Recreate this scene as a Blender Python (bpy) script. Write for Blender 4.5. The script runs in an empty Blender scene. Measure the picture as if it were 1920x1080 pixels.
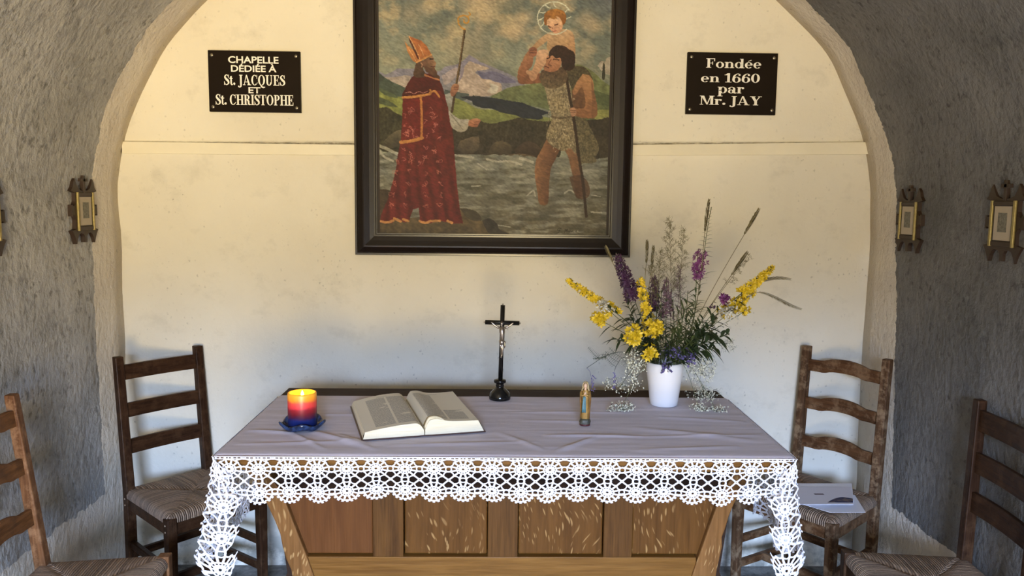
import bpy, math, random
import numpy as np
from mathutils import Vector, Matrix

random.seed(7)
sc = bpy.context.scene
col = sc.collection

# ------------------------------------------------------------------ camera
F = 1500.0
CAMZ = 1.60
PITCH, YAW, ROLL = math.radians(6.328), math.radians(1.2135), math.radians(0.6686)
fw = Vector((math.sin(YAW)*math.cos(PITCH), math.cos(YAW)*math.cos(PITCH), -math.sin(PITCH)))
rt0 = Vector((math.cos(YAW), -math.sin(YAW), 0)); up0 = rt0.cross(fw)
rt = rt0*math.cos(ROLL) + up0*math.sin(ROLL)
up = -rt0*math.sin(ROLL) + up0*math.cos(ROLL)
cd = bpy.data.cameras.new('camera'); cam = bpy.data.objects.new('camera', cd); col.objects.link(cam)
M = Matrix((rt, up, -fw)).transposed().to_4x4(); M.translation = (0, 0, CAMZ)
cam.matrix_world = M
cd.sensor_width = 36.0; cd.lens = F/1920*36.0; cd.clip_start = 0.02
sc.camera = cam
CAM = Vector((0, 0, CAMZ))

def ray(px, py):
    return fw + rt*((px-960)/F) + up*((540-py)/F)
def ay(px, py, Y):
    d = ray(px, py); return CAM + d*(Y/d.y)
def az(px, py, Z):
    d = ray(px, py); return CAM + d*((Z-CAMZ)/d.z)

# ------------------------------------------------------------------ light
sc.view_settings.view_transform = 'Standard'
sc.view_settings.look = 'None'
sc.view_settings.gamma = 1.0
sc.view_settings.use_curve_mapping = False
sc.view_settings.exposure = -0.85

G_STR = 75.0      # daylight outside the door: sunlit dry meadow below, open sky above
world = bpy.data.worlds.new('world'); sc.world = world; world.use_nodes = True
wn = world.node_tree; wn.nodes.clear()
def WN(t, **k):
    n = wn.nodes.new(t)
    for a, b in k.items(): setattr(n, a, b)
    return n
_o = WN('ShaderNodeOutputWorld'); _b = WN('ShaderNodeBackground'); _tc = WN('ShaderNodeTexCoord'); _sx = WN('ShaderNodeSeparateXYZ')
wn.links.new(_tc.outputs['Generated'], _sx.inputs[0])
_r = WN('ShaderNodeValToRGB')
_m = WN('ShaderNodeMapRange'); _m.inputs[1].default_value = -0.5; _m.inputs[2].default_value = 0.5
wn.links.new(_sx.outputs[2], _m.inputs[0]); wn.links.new(_m.outputs[0], _r.inputs[0])
cr = _r.color_ramp
def rgbs(c, s): return (c[0]*s, c[1]*s, c[2]*s, 1)
GR, SK = (1.0, 0.775, 0.41), (0.45, 0.62, 1.0)
cr.elements[0].position = 0.30; cr.elements[0].color = rgbs(GR, 1.15)
cr.elements[1].position = 0.41; cr.elements[1].color = rgbs(GR, 1.02)
for p_, c_, k_ in ((0.475, GR, 0.62), (0.505, (0.26, 0.30, 0.20), 0.45), (0.60, (0.24, 0.30, 0.26), 0.45), (0.67, SK, 4.2), (0.95, (0.38, 0.57, 1.0), 3.6)):      # wooded hillside, then bright sky
    e = cr.elements.new(p_); e.color = rgbs(c_, k_)
_hm = WN('ShaderNodeMapRange'); _hm.inputs[1].default_value = -0.6; _hm.inputs[2].default_value = 0.6
wn.links.new(_sx.outputs[0], _hm.inputs[0])
_h = WN('ShaderNodeValToRGB'); wn.links.new(_hm.outputs[0], _h.inputs[0])      # the meadow is sunny to one side and wooded to the other
hs = [(0.0, 0.04), (0.25, 0.48), (0.42, 0.88), (0.58, 1.10), (0.75, 1.45), (1.0, 2.3)]
for k_ in range(4): _h.color_ramp.elements.new(0.5)
for e, (p_, v_) in zip(_h.color_ramp.elements, hs): e.position = p_; e.color = (v_, v_, v_, 1)
_up = WN('ShaderNodeMapRange'); _up.inputs[1].default_value = 0.05; _up.inputs[2].default_value = 0.16
wn.links.new(_sx.outputs[2], _up.inputs[0])
_mx = WN('ShaderNodeMix', data_type='FLOAT'); _mx.inputs[3].default_value = 1.0
wn.links.new(_up.outputs[0], _mx.inputs[0]); wn.links.new(_h.outputs[0], _mx.inputs[2])
_mu = WN('ShaderNodeMath', operation='MULTIPLY'); _mu.inputs[1].default_value = G_STR
wn.links.new(_mx.outputs[0], _mu.inputs[0])
wn.links.new(_r.outputs[0], _b.inputs[0]); wn.links.new(_mu.outputs[0], _b.inputs[1]); wn.links.new(_b.outputs[0], _o.inputs[0])

DOORX, DOORW, DOORH, FRONTY = 0.12, 1.15, 2.1, -2.4
pl = bpy.data.lights.new('doorway_daylight', 'AREA'); pl.shape = 'RECTANGLE'; pl.size = DOORW; pl.size_y = DOORH
pl.cycles.is_portal = True
po = bpy.data.objects.new('doorway_daylight', pl); col.objects.link(po)
po.location = (DOORX, FRONTY-0.12, DOORH/2); po.rotation_euler = (math.radians(90), 0, 0)   # faces +Y, into the chapel

# ------------------------------------------------------------------ materials
def lin(c):
    return tuple(((v/255)/12.92 if v/255 <= 0.04045 else ((v/255+0.055)/1.055)**2.4) for v in c)
class NT:
    def __init__(s, name):
        s.m = bpy.data.materials.new(name); s.m.use_nodes = True; s.t = s.m.node_tree; s.t.nodes.clear()
        s.out = s.n('ShaderNodeOutputMaterial'); s.p = s.n('ShaderNodeBsdfPrincipled'); s.l(s.p.outputs[0], s.out.inputs[0])
        s.tc = s.n('ShaderNodeTexCoord')
    def n(s, t, **k):
        x = s.t.nodes.new(t)
        for a, b in k.items(): setattr(x, a, b)
        return x
    def l(s, a, b): s.t.links.new(a, b)
    def set(s, **k):
        for a, b in k.items():
            i = s.p.inputs[a.replace('_', ' ')]
            if hasattr(b, 'is_linked') or isinstance(b, bpy.types.NodeSocket): s.l(b, i)
            else: i.default_value = (*b, 1) if isinstance(b, tuple) and len(b) == 3 and i.type == 'RGBA' else b
    def noise(s, vec, scale, detail=4, rough=0.55, dist=0.0):
        x = s.n('ShaderNodeTexNoise'); s.l(vec, x.inputs['Vector']); x.inputs['Scale'].default_value = scale
        x.inputs['Detail'].default_value = detail; x.inputs['Roughness'].default_value = rough; x.inputs['Distortion'].default_value = dist
        return x.outputs['Fac']
    def map(s, vec, scale=(1, 1, 1), rot=(0, 0, 0), loc=(0, 0, 0)):
        x = s.n('ShaderNodeMapping'); s.l(vec, x.inputs[0]); x.inputs['Scale'].default_value = scale
        x.inputs['Rotation'].default_value = rot; x.inputs['Location'].default_value = loc; return x.outputs[0]
    def ramp(s, fac, *stops):
        x = s.n('ShaderNodeValToRGB'); s.l(fac, x.inputs[0]); r = x.color_ramp
        while len(r.elements) < len(stops): r.elements.new(0.5)
        for e, (p, c) in zip(r.elements, stops):
            e.position = p; e.color = (c, c, c, 1) if isinstance(c, (int, float)) else (*c, 1)
        return x.outputs[0]
    def math(s, op, a, b=None, c=None, clamp=False):
        x = s.n('ShaderNodeMath', operation=op); x.use_clamp = clamp
        for i, v in enumerate((a, b, c)):
            if v is None: continue
            if isinstance(v, (int, float)): x.inputs[i].default_value = v
            else: s.l(v, x.inputs[i])
        return x.outputs[0]
    def mix(s, fac, a, b, mode='MIX'):
        x = s.n('ShaderNodeMix', data_type='RGBA', blend_type=mode)
        for i, v in ((0, fac), (6, a), (7, b)):
            if isinstance(v, (int, float)): x.inputs[i].default_value = v
            elif isinstance(v, tuple): x.inputs[i].default_value = (*v, 1)
            else: s.l(v, x.inputs[i])
        return x.outputs[2]
    def sep(s, vec):
        x = s.n('ShaderNodeSeparateXYZ'); s.l(vec, x.inputs[0]); return x.outputs
    def bump(s, h, strength=0.3, dist=0.01, prev=None):
        x = s.n('ShaderNodeBump'); s.l(h, x.inputs['Height']); x.inputs['Strength'].default_value = strength; x.inputs['Distance'].default_value = dist
        if prev is not None: s.l(prev, x.inputs['Normal'])
        return x.outputs[0]

def plain(name, c, rough=0.6, metal=0.0, var=0.12, scale=40, **k):
    t = NT(name); o = t.tc.outputs['Object']
    f = t.noise(o, scale, 5)
    cc = t.mix(t.ramp(f, (0.3, 1-var), (0.7, 1+var)), (0, 0, 0), c)
    x = t.n('ShaderNodeMix', data_type='RGBA', blend_type='MULTIPLY'); x.inputs[0].default_value = 1; x.inputs[6].default_value = (*c, 1)
    t.l(t.ramp(f, (0.3, 1-var), (0.7, 1.0)), x.inputs[7])
    t.set(Base_Color=x.outputs[2], Roughness=rough, Metallic=metal)
    for a, b in k.items(): t.set(**{a: b})
    return t.m

def wood(name, dark, light, rough=0.45, axis=2, scale=1.0, worn=None, wornamt=0.0, fleck=None, coords='Object'):
    t = NT(name); o = t.tc.outputs[coords]
    s = [14*scale]*3; s[axis] = 1.1*scale
    v = t.map(o, tuple(s))
    a = t.noise(v, 4.0, 6, 0.6, 0.6)
    s2 = [60*scale]*3; s2[axis] = 2.2*scale
    b = t.noise(t.map(o, tuple(s2)), 5.0, 3, 0.5)
    f = t.math('ADD', t.math('MULTIPLY', a, 0.65), t.math('MULTIPLY', b, 0.35))
    c = t.mix(t.ramp(f, (0.36, 0.0), (0.64, 1.0)), dark, light)
    if fleck is not None:
        d = t.n('ShaderNodeTexNoise'); t.l(o, d.inputs['Vector']); d.inputs['Scale'].default_value = 2.2
        wv = t.n('ShaderNodeVectorMath', operation='MULTIPLY_ADD'); t.l(d.outputs['Color'], wv.inputs[0]); wv.inputs[1].default_value = (0.35, 0.0, 0.25); t.l(o, wv.inputs[2])
        fl = t.n('ShaderNodeTexVoronoi'); t.l(t.map(wv.outputs[0], (120, 120, 24), (0, 0.5, 0)), fl.inputs['Vector']); fl.inputs['Scale'].default_value = 1.0
        msk = t.noise(o, 9, 2)
        k = t.math('MULTIPLY', t.ramp(fl.outputs['Distance'], (0.17, 1.0), (0.30, 0.0)), t.ramp(msk, (0.36, 0.0), (0.50, 0.65)))
        c = t.mix(k, c, fleck)
    if worn is not None:
        w = t.noise(o, 22, 6, 0.7)
        c = t.mix(t.math('MULTIPLY', t.ramp(w, (0.48, 0.0), (0.62, 1.0)), wornamt), c, worn)
    r = t.ramp(b, (0.3, rough-0.08), (0.7, rough+0.12))
    t.set(Base_Color=c, Roughness=r, Normal=t.bump(f, 0.25, 0.004)); t.p.inputs['Specular IOR Level'].default_value = 0.12
    return t.m

# back wall: cream lime wash with mould specks
def wall_back_mat():
    t = NT('cream_plaster'); o = t.tc.outputs['Object']; x, y, z = t.sep(o)
    base = t.mix(t.ramp(t.noise(o, 1.3, 5), (0.3, 0.0), (0.7, 1.0)), (0.66, 0.61, 0.50), (0.78, 0.735, 0.62))
    sp = t.n('ShaderNodeTexVoronoi'); t.l(t.map(o, (1, 1, 0.8)), sp.inputs['Vector']); sp.inputs['Scale'].default_value = 38
    reg = t.ramp(t.noise(t.map(o, (1, 1, 1), loc=(3, 1, 5)), 4.2, 4, 0.65), (0.48, 0.0), (0.62, 1.0))
    s1 = t.math('MULTIPLY', t.ramp(t.math('ADD', sp.outputs['Distance'], t.math('MULTIPLY', t.math('SUBTRACT', t.noise(o, 130, 3, 0.7), 0.5), 0.75)), (0.02, 1.0), (0.16, 0.0)), reg)
    fine = t.ramp(t.noise(t.map(o, (60, 60, 45)), 2.0, 4, 0.7), (0.63, 0.0), (0.70, 1.0))
    reg2 = t.ramp(t.noise(t.map(o, (1, 1, 1), loc=(9, 4, 2)), 6, 3), (0.54, 0.0), (0.66, 1.0))
    s2 = t.math('MULTIPLY', fine, reg2)
    spk = t.math('ADD', t.math('MULTIPLY', s1, 0.42), t.math('MULTIPLY', s2, 0.70), clamp=True)
    blot = t.ramp(t.noise(t.map(o, (1, 1, 1.2), loc=(2, 7, 1)), 5.5, 6, 0.7), (0.54, 0.0), (0.74, 0.30))
    base = t.mix(blot, base, (0.36, 0.33, 0.26))
    c = t.mix(spk, base, (0.10, 0.09, 0.07))
    # dirt in the crack that runs along the top of the ledge
    dz = t.math('ABSOLUTE', t.math('SUBTRACT', z, t.math('MULTIPLY_ADD', x, 0.012, 1.828)))
    dn = t.noise(t.map(o, (9, 9, 60)), 3.0, 5, 0.7)
    dk = t.math('MULTIPLY', t.ramp(dz, (0.0, 1.0), (0.012, 0.0)), t.ramp(dn, (0.36, 0.25), (0.60, 1.0)))
    c = t.mix(dk, c, (0.06, 0.05, 0.035))
    # greenish damp near the floor
    dp = t.math('MULTIPLY', t.ramp(z, (0.0, 1.0), (0.22, 0.0)), t.ramp(t.noise(o, 9, 6, 0.7), (0.42, 0.0), (0.6, 0.8)))
    c = t.mix(dp, c, (0.07, 0.075, 0.065))
    h = t.math('ADD', t.noise(o, 7, 5), t.math('MULTIPLY', t.noise(o, 60, 4), 0.25))
    t.set(Base_Color=c, Roughness=0.85, Normal=t.bump(h, 0.22, 0.02)); return t.m

# vault and side walls: rough grey render, painted cream in a band near the altar wall and along the floor
def vault_mat(name='rough_grey_render', dk=1.0):
    t = NT(name); o = t.tc.outputs['Object']; x, y, z = t.sep(o)
    n1 = t.noise(o, 3.0, 6, 0.6); n2 = t.noise(o, 30, 5, 0.65)
    n3 = t.noise(t.map(o, (46, 42, 32)), 1.0, 4, 0.6)
    g = t.mix(t.ramp(n1, (0.3, 0.0), (0.7, 1.0)), tuple(v*dk for v in (0.26, 0.25, 0.23)), tuple(v*dk for v in (0.45, 0.43, 0.395)))
    g = t.mix(t.math('MULTIPLY', t.ramp(n3, (0.34, 0.75), (0.46, 0.0)), t.ramp(t.noise(o, 8, 4), (0.40, 0.15), (0.62, 1.0))), g, (0.10*dk, 0.095*dk, 0.085*dk))
    g = t.mix(t.ramp(t.noise(o, 6.5, 5, 0.65), (0.55, 0.0), (0.72, 0.55)), g, (0.15*dk, 0.145*dk, 0.14*dk))
    g = t.mix(t.ramp(n2, (0.56, 0.0), (0.72, 0.5)), g, (0.52*dk, 0.50*dk, 0.46*dk))
    right_shade = t.ramp(t.math('MULTIPLY_ADD', t.math('SUBTRACT', t.noise(o, 2.2, 5), 0.5), 1.1, x), (0.35, 0.0), (0.95, 1.0))  # shade of the dim right side, painted into the grey with a ragged edge
    g = t.mix(t.math('MULTIPLY', right_shade, 0.9), g, t.mix(1.0, g, (0.36, 0.36, 0.365), 'MULTIPLY'))
    cdn = t.noise(o, 26, 4, 0.6)
    cream = t.mix(t.ramp(t.noise(o, 5, 5), (0.3, 0.0), (0.7, 1.0)), (0.60, 0.53, 0.44), (0.70, 0.63, 0.52))
    cream = t.mix(t.ramp(n3, (0.26, 0.5), (0.36, 0.0)), cream, (0.12, 0.11, 0.09))
    jit = t.math('MULTIPLY', t.math('SUBTRACT', cdn, 0.5), 0.05)
    side = t.math('GREATER_THAN', x, 0.0)
    yb = t.math('MULTIPLY_ADD', t.math('MULTIPLY', side, t.math('SUBTRACT', t.math('MINIMUM', z, 1.9), 1.45)), 0.095, 3.13)
    a = t.math('GREATER_THAN', t.math('ADD', y, jit), yb)
    b = t.math('LESS_THAN', t.math('ADD', z, jit), 0.405)
    k = t.math('MAXIMUM', a, b)
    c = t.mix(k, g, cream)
    big = t.noise(o, 9, 3)
    h = t.math('ADD', t.math('ADD', t.math('MULTIPLY', n3, 0.55), t.math('MULTIPLY', n2, 0.35)), t.math('MULTIPLY', big, 0.7))
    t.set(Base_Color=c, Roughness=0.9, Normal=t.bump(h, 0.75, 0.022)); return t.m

def floor_mat():
    t = NT('worn_stone_floor'); o = t.tc.outputs['Object']
    c = t.mix(t.ramp(t.noise(o, 14, 7, 0.7), (0.35, 0.0), (0.65, 1.0)), (0.05, 0.05, 0.048), (0.25, 0.25, 0.235))
    t.set(Base_Color=c, Roughness=0.8, Normal=t.bump(t.noise(o, 30, 5), 0.5, 0.01)); return t.m

def rush_mat(name, c0, c1):
    # strands run across each of the four triangles of the seat
    t = NT(name); o = t.tc.outputs['Object']; x, y, z = t.sep(o)
    yy = t.math('SUBTRACT', y, 0.175)
    side = t.math('GREATER_THAN', t.math('MULTIPLY', t.math('ABSOLUTE', x), 0.95), t.math('ABSOLUTE', yy))
    wob = t.math('MULTIPLY', t.math('SUBTRACT', t.noise(o, 14, 3), 0.5), 0.007)
    along = t.math('ADD', t.math('ADD', t.math('MULTIPLY', y, side), t.math('MULTIPLY', x, t.math('SUBTRACT', 1.0, side))), wob)
    st = t.math('ABSOLUTE', t.math('SINE', t.math('MULTIPLY', along, 3.1416/0.0080)))
    cell = t.n('ShaderNodeTexWhiteNoise', noise_dimensions='1D'); t.l(t.math('FLOOR', t.math('DIVIDE', along, 0.0080)), cell.inputs['W'])
    tw = t.noise(t.map(o, (60, 60, 60)), 2.5, 3)
    f = t.math('ADD', t.math('MULTIPLY', cell.outputs[0], 0.5), t.math('MULTIPLY', tw, 0.6))
    c = t.mix(t.ramp(f, (0.25, 0.0), (0.8, 1.0)), c0, c1)
    c = t.mix(t.ramp(st, (0.05, 0.55), (0.3, 0.0)), c, (c0[0]*0.3, c0[1]*0.3, c0[2]*0.3))
    t.set(Base_Color=c, Roughness=0.6, Normal=t.bump(t.math('ADD', st, t.math('MULTIPLY', tw, 0.6)), 0.8, 0.006)); return t.m

MAT = {}
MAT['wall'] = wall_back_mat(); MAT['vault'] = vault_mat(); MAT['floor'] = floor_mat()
MAT['ledge'] = plain('cream_ledge', (0.80, 0.74, 0.58), 0.8, var=0.08, scale=8)
MAT['oak'] = wood('golden_oak', (0.076, 0.030, 0.005), (0.140, 0.058, 0.010), 0.42, 2, 0.8)
MAT['oak_h'] = wood('golden_oak_rail', (0.120, 0.050, 0.009), (0.20, 0.090, 0.018), 0.42, 0, 0.8)
MAT['oak_red'] = wood('reddish_oak_panel', (0.088, 0.030, 0.007), (0.128, 0.047, 0.011), 0.45, 2, 0.7)
MAT['oak_fleck'] = wood('flecked_oak_panel', (0.076, 0.029, 0.005), (0.124, 0.050, 0.009), 0.42, 2, 0.8, fleck=(0.42, 0.24, 0.085))
MAT['oak_stile'] = wood('dark_oak_stile', (0.056, 0.022, 0.005), (0.115, 0.048, 0.010), 0.42, 2, 0.9)
MAT['oak_post'] = wood('scuffed_oak_post', (0.130, 0.055, 0.014), (0.215, 0.098, 0.028), 0.42, 2, 0.8, fleck=(0.46, 0.28, 0.11))
MAT['top_dark'] = wood('dark_table_wood', (0.018, 0.0085, 0.0045), (0.040, 0.019, 0.009), 0.62, 0)
MAT['chair_dark'] = wood('dark_chair_wood', (0.016, 0.007, 0.0035), (0.046, 0.020, 0.009), 0.38, 2, worn=(0.11, 0.058, 0.028), wornamt=0.35)
MAT['chair_dark_h'] = wood('dark_slat_wood', (0.017, 0.0075, 0.0035), (0.050, 0.022, 0.0095), 0.38, 0, worn=(0.10, 0.05, 0.024), wornamt=0.3)
MAT['chair_worn'] = wood('worn_chair_wood', (0.040, 0.019, 0.009), (0.125, 0.064, 0.030), 0.5, 2, worn=(0.30, 0.20, 0.115), wornamt=0.7)
MAT['chair_worn_h'] = wood('worn_slat_wood', (0.045, 0.019, 0.008), (0.125, 0.057, 0.023), 0.45, 0, worn=(0.26, 0.16, 0.085), wornamt=0.5)
MAT['chair_light'] = wood('orange_chair_wood', (0.085, 0.032, 0.011), (0.20, 0.088, 0.034), 0.45, 2, worn=(0.34, 0.18, 0.085), wornamt=0.5)
MAT['chair_light_h'] = wood('orange_slat_wood', (0.085, 0.033, 0.010), (0.20, 0.086, 0.030), 0.45, 0, worn=(0.06, 0.028, 0.014), wornamt=0.5)
MAT['peg'] = plain('pale_peg', (0.45, 0.33, 0.22), 0.6)
MAT['rush'] = rush_mat('brown_rush', (0.135, 0.082, 0.048), (0.36, 0.235, 0.145))
MAT['frame'] = plain('black_brown_frame', (0.011, 0.0065, 0.0055), 0.26, var=0.3, scale=25)
def cloth_mat():
    t = NT('lilac_cloth'); o = t.tc.outputs['Object']
    c = t.mix(t.ramp(t.noise(t.map(o, (3, 22, 10)), 2.0, 5), (0.3, 0.0), (0.7, 1.0)), (0.46, 0.41, 0.445), (0.55, 0.49, 0.53))
    w = t.noise(t.map(o, (500, 500, 500)), 2.0, 2)
    t.set(Base_Color=c, Roughness=0.85, Normal=t.bump(w, 0.12, 0.002)); t.p.inputs['Sheen Weight'].default_value = 0.15
    return t.m
MAT['cloth'] = cloth_mat()
MAT['lace'] = plain('white_crochet', (0.90, 0.88, 0.92), 0.9, var=0.05, scale=300)
MAT['sign'] = plain('dark_brown_plaque', (0.013, 0.008, 0.005), 0.5, var=0.2, scale=12); MAT['sign'].node_tree.nodes['Principled BSDF'].inputs['Specular IOR Level'].default_value = 0.08
MAT['letter'] = plain('white_lettering', (0.86, 0.83, 0.77), 0.6, var=0.03)
MAT['screw'] = plain('dull_screw_metal', (0.30, 0.27, 0.22), 0.4, 0.9)
MAT['porcelain'] = plain('white_porcelain', (0.82, 0.82, 0.84), 0.18, var=0.03, scale=5)
MAT['black_gloss'] = plain('black_lacquer', (0.006, 0.006, 0.006), 0.14, var=0.1)
MAT['pewter'] = plain('aged_silver', (0.50, 0.44, 0.38), 0.28, 0.9, var=0.4, scale=200)
MAT['gold'] = plain('old_gilt', (0.36, 0.28, 0.10), 0.45, 0.4, var=0.3, scale=120)
MAT['carved'] = plain('carved_dark_wood', (0.038, 0.019, 0.010), 0.55, var=0.3, scale=60)
MAT['paper'] = plain('cream_print_paper', (0.46, 0.38, 0.27), 0.8, var=0.06, scale=30)
MAT['print'] = plain('grey_print_image', (0.24, 0.22, 0.16), 0.7, var=0.6, scale=160)
MAT['recess'] = plain('frame_recess', (0.020, 0.012, 0.008), 0.7)
MAT['cover'] = plain('brown_book_cover', (0.055, 0.018, 0.012), 0.4)
MAT['sheet'] = plain('white_paper', (0.74, 0.73, 0.76), 0.6, var=0.04, scale=10)

# ------------------------------------------------------------------ mesh helpers
class MB:
    def __init__(s): s.v = []; s.f = []
    def quadgrid(s, P):
        r, c = len(P), len(P[0]); b = len(s.v)
        for row in P: s.v += [tuple(p) for p in row]
        for i in range(r-1):
            for j in range(c-1): s.f.append((b+i*c+j, b+i*c+j+1, b+(i+1)*c+j+1, b+(i+1)*c+j))
        return s
    def box(s, x0, y0, z0, x1, y1, z1):
        return s.hexa([(x0, y0, z0), (x1, y0, z0), (x1, y1, z0), (x0, y1, z0)], [(x0, y0, z1), (x1, y0, z1), (x1, y1, z1), (x0, y1, z1)])
    def hexa(s, a, b):
        n = len(a); k = len(s.v); s.v += [tuple(p) for p in a] + [tuple(p) for p in b]
        s.f.append(tuple(range(k+n-1, k-1, -1))); s.f.append(tuple(range(k+n, k+2*n)))
        for i in range(n):
            j = (i+1) % n; s.f.append((k+i, k+j, k+n+j, k+n+i))
        return s
    def prism(s, pts, y0, y1):          # outline in x,z pushed along y
        return s.hexa([(p[0], y0, p[1]) for p in pts], [(p[0], y1, p[1]) for p in pts])
    def bar(s, p, q, w, h=None, upv=Vector((0, 0, 1))):
        p = Vector(p); q = Vector(q); h = h or w; d = (q-p).normalized()
        a = d.cross(upv)
        if a.length < 1e-4: a = d.cross(Vector((0, 1, 0)))
        a.normalize(); b = a.cross(d)
        c = [a*w/2+b*h/2, -a*w/2+b*h/2, -a*w/2-b*h/2, a*w/2-b*h/2]
        return s.hexa([p+k for k in c], [q+k for k in c])
    def tube(s, pts, r, n=6, cap=True):
        pts = [Vector(p) for p in pts]; m = len(pts); k = len(s.v)
        rr = r if hasattr(r, '__len__') else [r]*m
        ref = Vector((0.31, 0.2, 0.93)).normalized()
        for i, p in enumerate(pts):
            d = (pts[min(i+1, m-1)]-pts[max(i-1, 0)])
            if d.length < 1e-9: d = Vector((0, 0, 1))
            d.normalize(); a = d.cross(ref)
            if a.length < 0.05: a = d.cross(Vector((1, 0, 0)))
            a.normalize(); b = d.cross(a)
            for j in range(n):
                t = 2*math.pi*j/n; s.v.append(tuple(p + (a*math.cos(t)+b*math.sin(t))*rr[i]))
        for i in range(m-1):
            for j in range(n):
                j2 = (j+1) % n; s.f.append((k+i*n+j, k+i*n+j2, k+(i+1)*n+j2, k+(i+1)*n+j))
        if cap and n > 2:
            s.f.append(tuple(k+j for j in range(n))[::-1]); s.f.append(tuple(k+(m-1)*n+j for j in range(n)))
        return s
    def lathe(s, prof, n=40, c=(0, 0, 0), close=False, wob=None):
        k = len(s.v)
        for i, (r, z) in enumerate(prof):
            for j in range(n):
                t = 2*math.pi*j/n; R, Z = (r, z) if wob is None else wob(r, z, t, i)
                s.v.append((c[0]+R*math.cos(t), c[1]+R*math.sin(t), c[2]+Z))
        for i in range(len(prof)-1):
            for j in range(n):
                j2 = (j+1) % n; s.f.append((k+i*n+j, k+i*n+j2, k+(i+1)*n+j2, k+(i+1)*n+j))
        s.f.append(tuple(k+j for j in range(n))[::-1]); s.f.append(tuple(k+(len(prof)-1)*n+j for j in range(n)))
        return s
    def ball(s, c, r, n=8, m=6):
        rx, ry, rz = r if hasattr(r, '__len__') else (r, r, r); k = len(s.v)
        for i in range(1, m):
            t = math.pi*i/m
            for j in range(n):
                q = 2*math.pi*j/n; s.v.append((c[0]+rx*math.sin(t)*math.cos(q), c[1]+ry*math.sin(t)*math.sin(q), c[2]+rz*math.cos(t)))
        s.v.append((c[0], c[1], c[2]+rz)); s.v.append((c[0], c[1], c[2]-rz)); T = len(s.v)-2
        for j in range(n):
            j2 = (j+1) % n; s.f.append((T, k+j, k+j2)); s.f.append((T+1, k+(m-2)*n+j2, k+(m-2)*n+j))
            for i in range(m-2): s.f.append((k+i*n+j, k+(i+1)*n+j, k+(i+1)*n+j2, k+i*n+j2))
        return s
    def build(s, name, mat, parent=None, smooth=False, bevel=0, solid=0, subsurf=0, bseg=2):
        me = bpy.data.meshes.new(name); me.from_pydata([tuple(v) for v in s.v], [], s.f); me.update()
        o = bpy.data.objects.new(name, me); col.objects.link(o)
        if mat is not None: me.materials.append(MAT[mat] if isinstance(mat, str) else mat)
        if parent is not None: o.parent = parent
        if smooth: me.polygons.foreach_set('use_smooth', [True]*len(me.polygons))
        if solid:
            d = o.modifiers.new('solid', 'SOLIDIFY'); d.thickness = solid; d.offset = 0
        if bevel:
            d = o.modifiers.new('bevel', 'BEVEL'); d.width = bevel; d.segments = bseg; d.limit_method = 'ANGLE'
        if subsurf:
            d = o.modifiers.new('sub', 'SUBSURF'); d.levels = subsurf; d.render_levels = subsurf
        return o

def tag(o, label=None, cat=None, group=None, kind=None):
    if label: o['label'] = label
    if cat: o['category'] = cat
    if group: o['group'] = group
    if kind: o['kind'] = kind
    return o
def thing(name, label, cat, loc=(0, 0, 0), rz=0.0, group=None):
    o = bpy.data.objects.new(name, None); col.objects.link(o); o.empty_display_size = 0.05
    o.location = loc; o.rotation_euler = (0, 0, rz)
    return tag(o, label, cat, group)
def copy_thing(o, label=None, parent=None):
    c = o.copy(); col.objects.link(c)
    if parent is not None: c.parent = parent
    for ch in [x for x in bpy.data.objects if x.parent == o]: copy_thing(ch, None, c)
    if label: c['label'] = label
    return c

# ------------------------------------------------------------------ value noise (numpy)
_rng = np.random.RandomState(3)
_lat = _rng.rand(64, 64, 64)
def vnoise(x, y, z=0.0):
    x, y, z = np.broadcast_arrays(np.asarray(x, float), np.asarray(y, float), np.asarray(z, float))
    xi, yi, zi = np.floor(x).astype(int), np.floor(y).astype(int), np.floor(z).astype(int)
    a, b, c = x-xi, y-yi, z-zi
    a, b, c = (t*t*(3-2*t) for t in (a, b, c))
    g = lambda i, j, k: _lat[(xi+i) % 64, (yi+j) % 64, (zi+k) % 64]
    L = lambda p, q, t: p+(q-p)*t
    return L(L(L(g(0, 0, 0), g(1, 0, 0), a), L(g(0, 1, 0), g(1, 1, 0), a), b), L(L(g(0, 0, 1), g(1, 0, 1), a), L(g(0, 1, 1), g(1, 1, 1), a), b), c)
def fbm(x, y, z=0.0, o=4):
    s = 0; A = 0.5
    for i in range(o): s = s + A*vnoise(x*2**i+i*7.3, y*2**i+i*3.1, z); A *= 0.5
    return s

# ------------------------------------------------------------------ the setting
WY = 3.36
PROF = [(1.56, 0.0), (1.56, 0.4), (1.56, 0.8), (1.56, 1.2), (1.557, 1.58), (1.545, 1.70), (1.51, 1.86), (1.47, 1.97), (1.405, 2.09), (1.31, 2.24), (1.16, 2.39), (0.98, 2.53), (0.75, 2.66), (0.4, 2.77), (0.0, 2.81)]
def spline(pts, k):
    out = []
    n = len(pts)
    for i in range(n-1):
        p0, p1, p2, p3 = (np.array(pts[max(0, min(n-1, j))], float) for j in (i-1, i, i+1, i+2))
        for q in range(k):
            t = q/k
            out.append(tuple(0.5*((2*p1)+(-p0+p2)*t+(2*p0-5*p1+4*p2-p3)*t*t+(-p0+3*p1-3*p2+p3)*t**3)))
    out.append(tuple(pts[-1])); return out
prof = spline(PROF, 5)
half = [(-x, z) for x, z in prof] + [(x*(1+0.016*min(1, x/1.1)), z) for x, z in prof[::-1][1:]]
isplit = [i for i, p in enumerate(half) if p[1] > 2.09][0]
ny = 70
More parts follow.
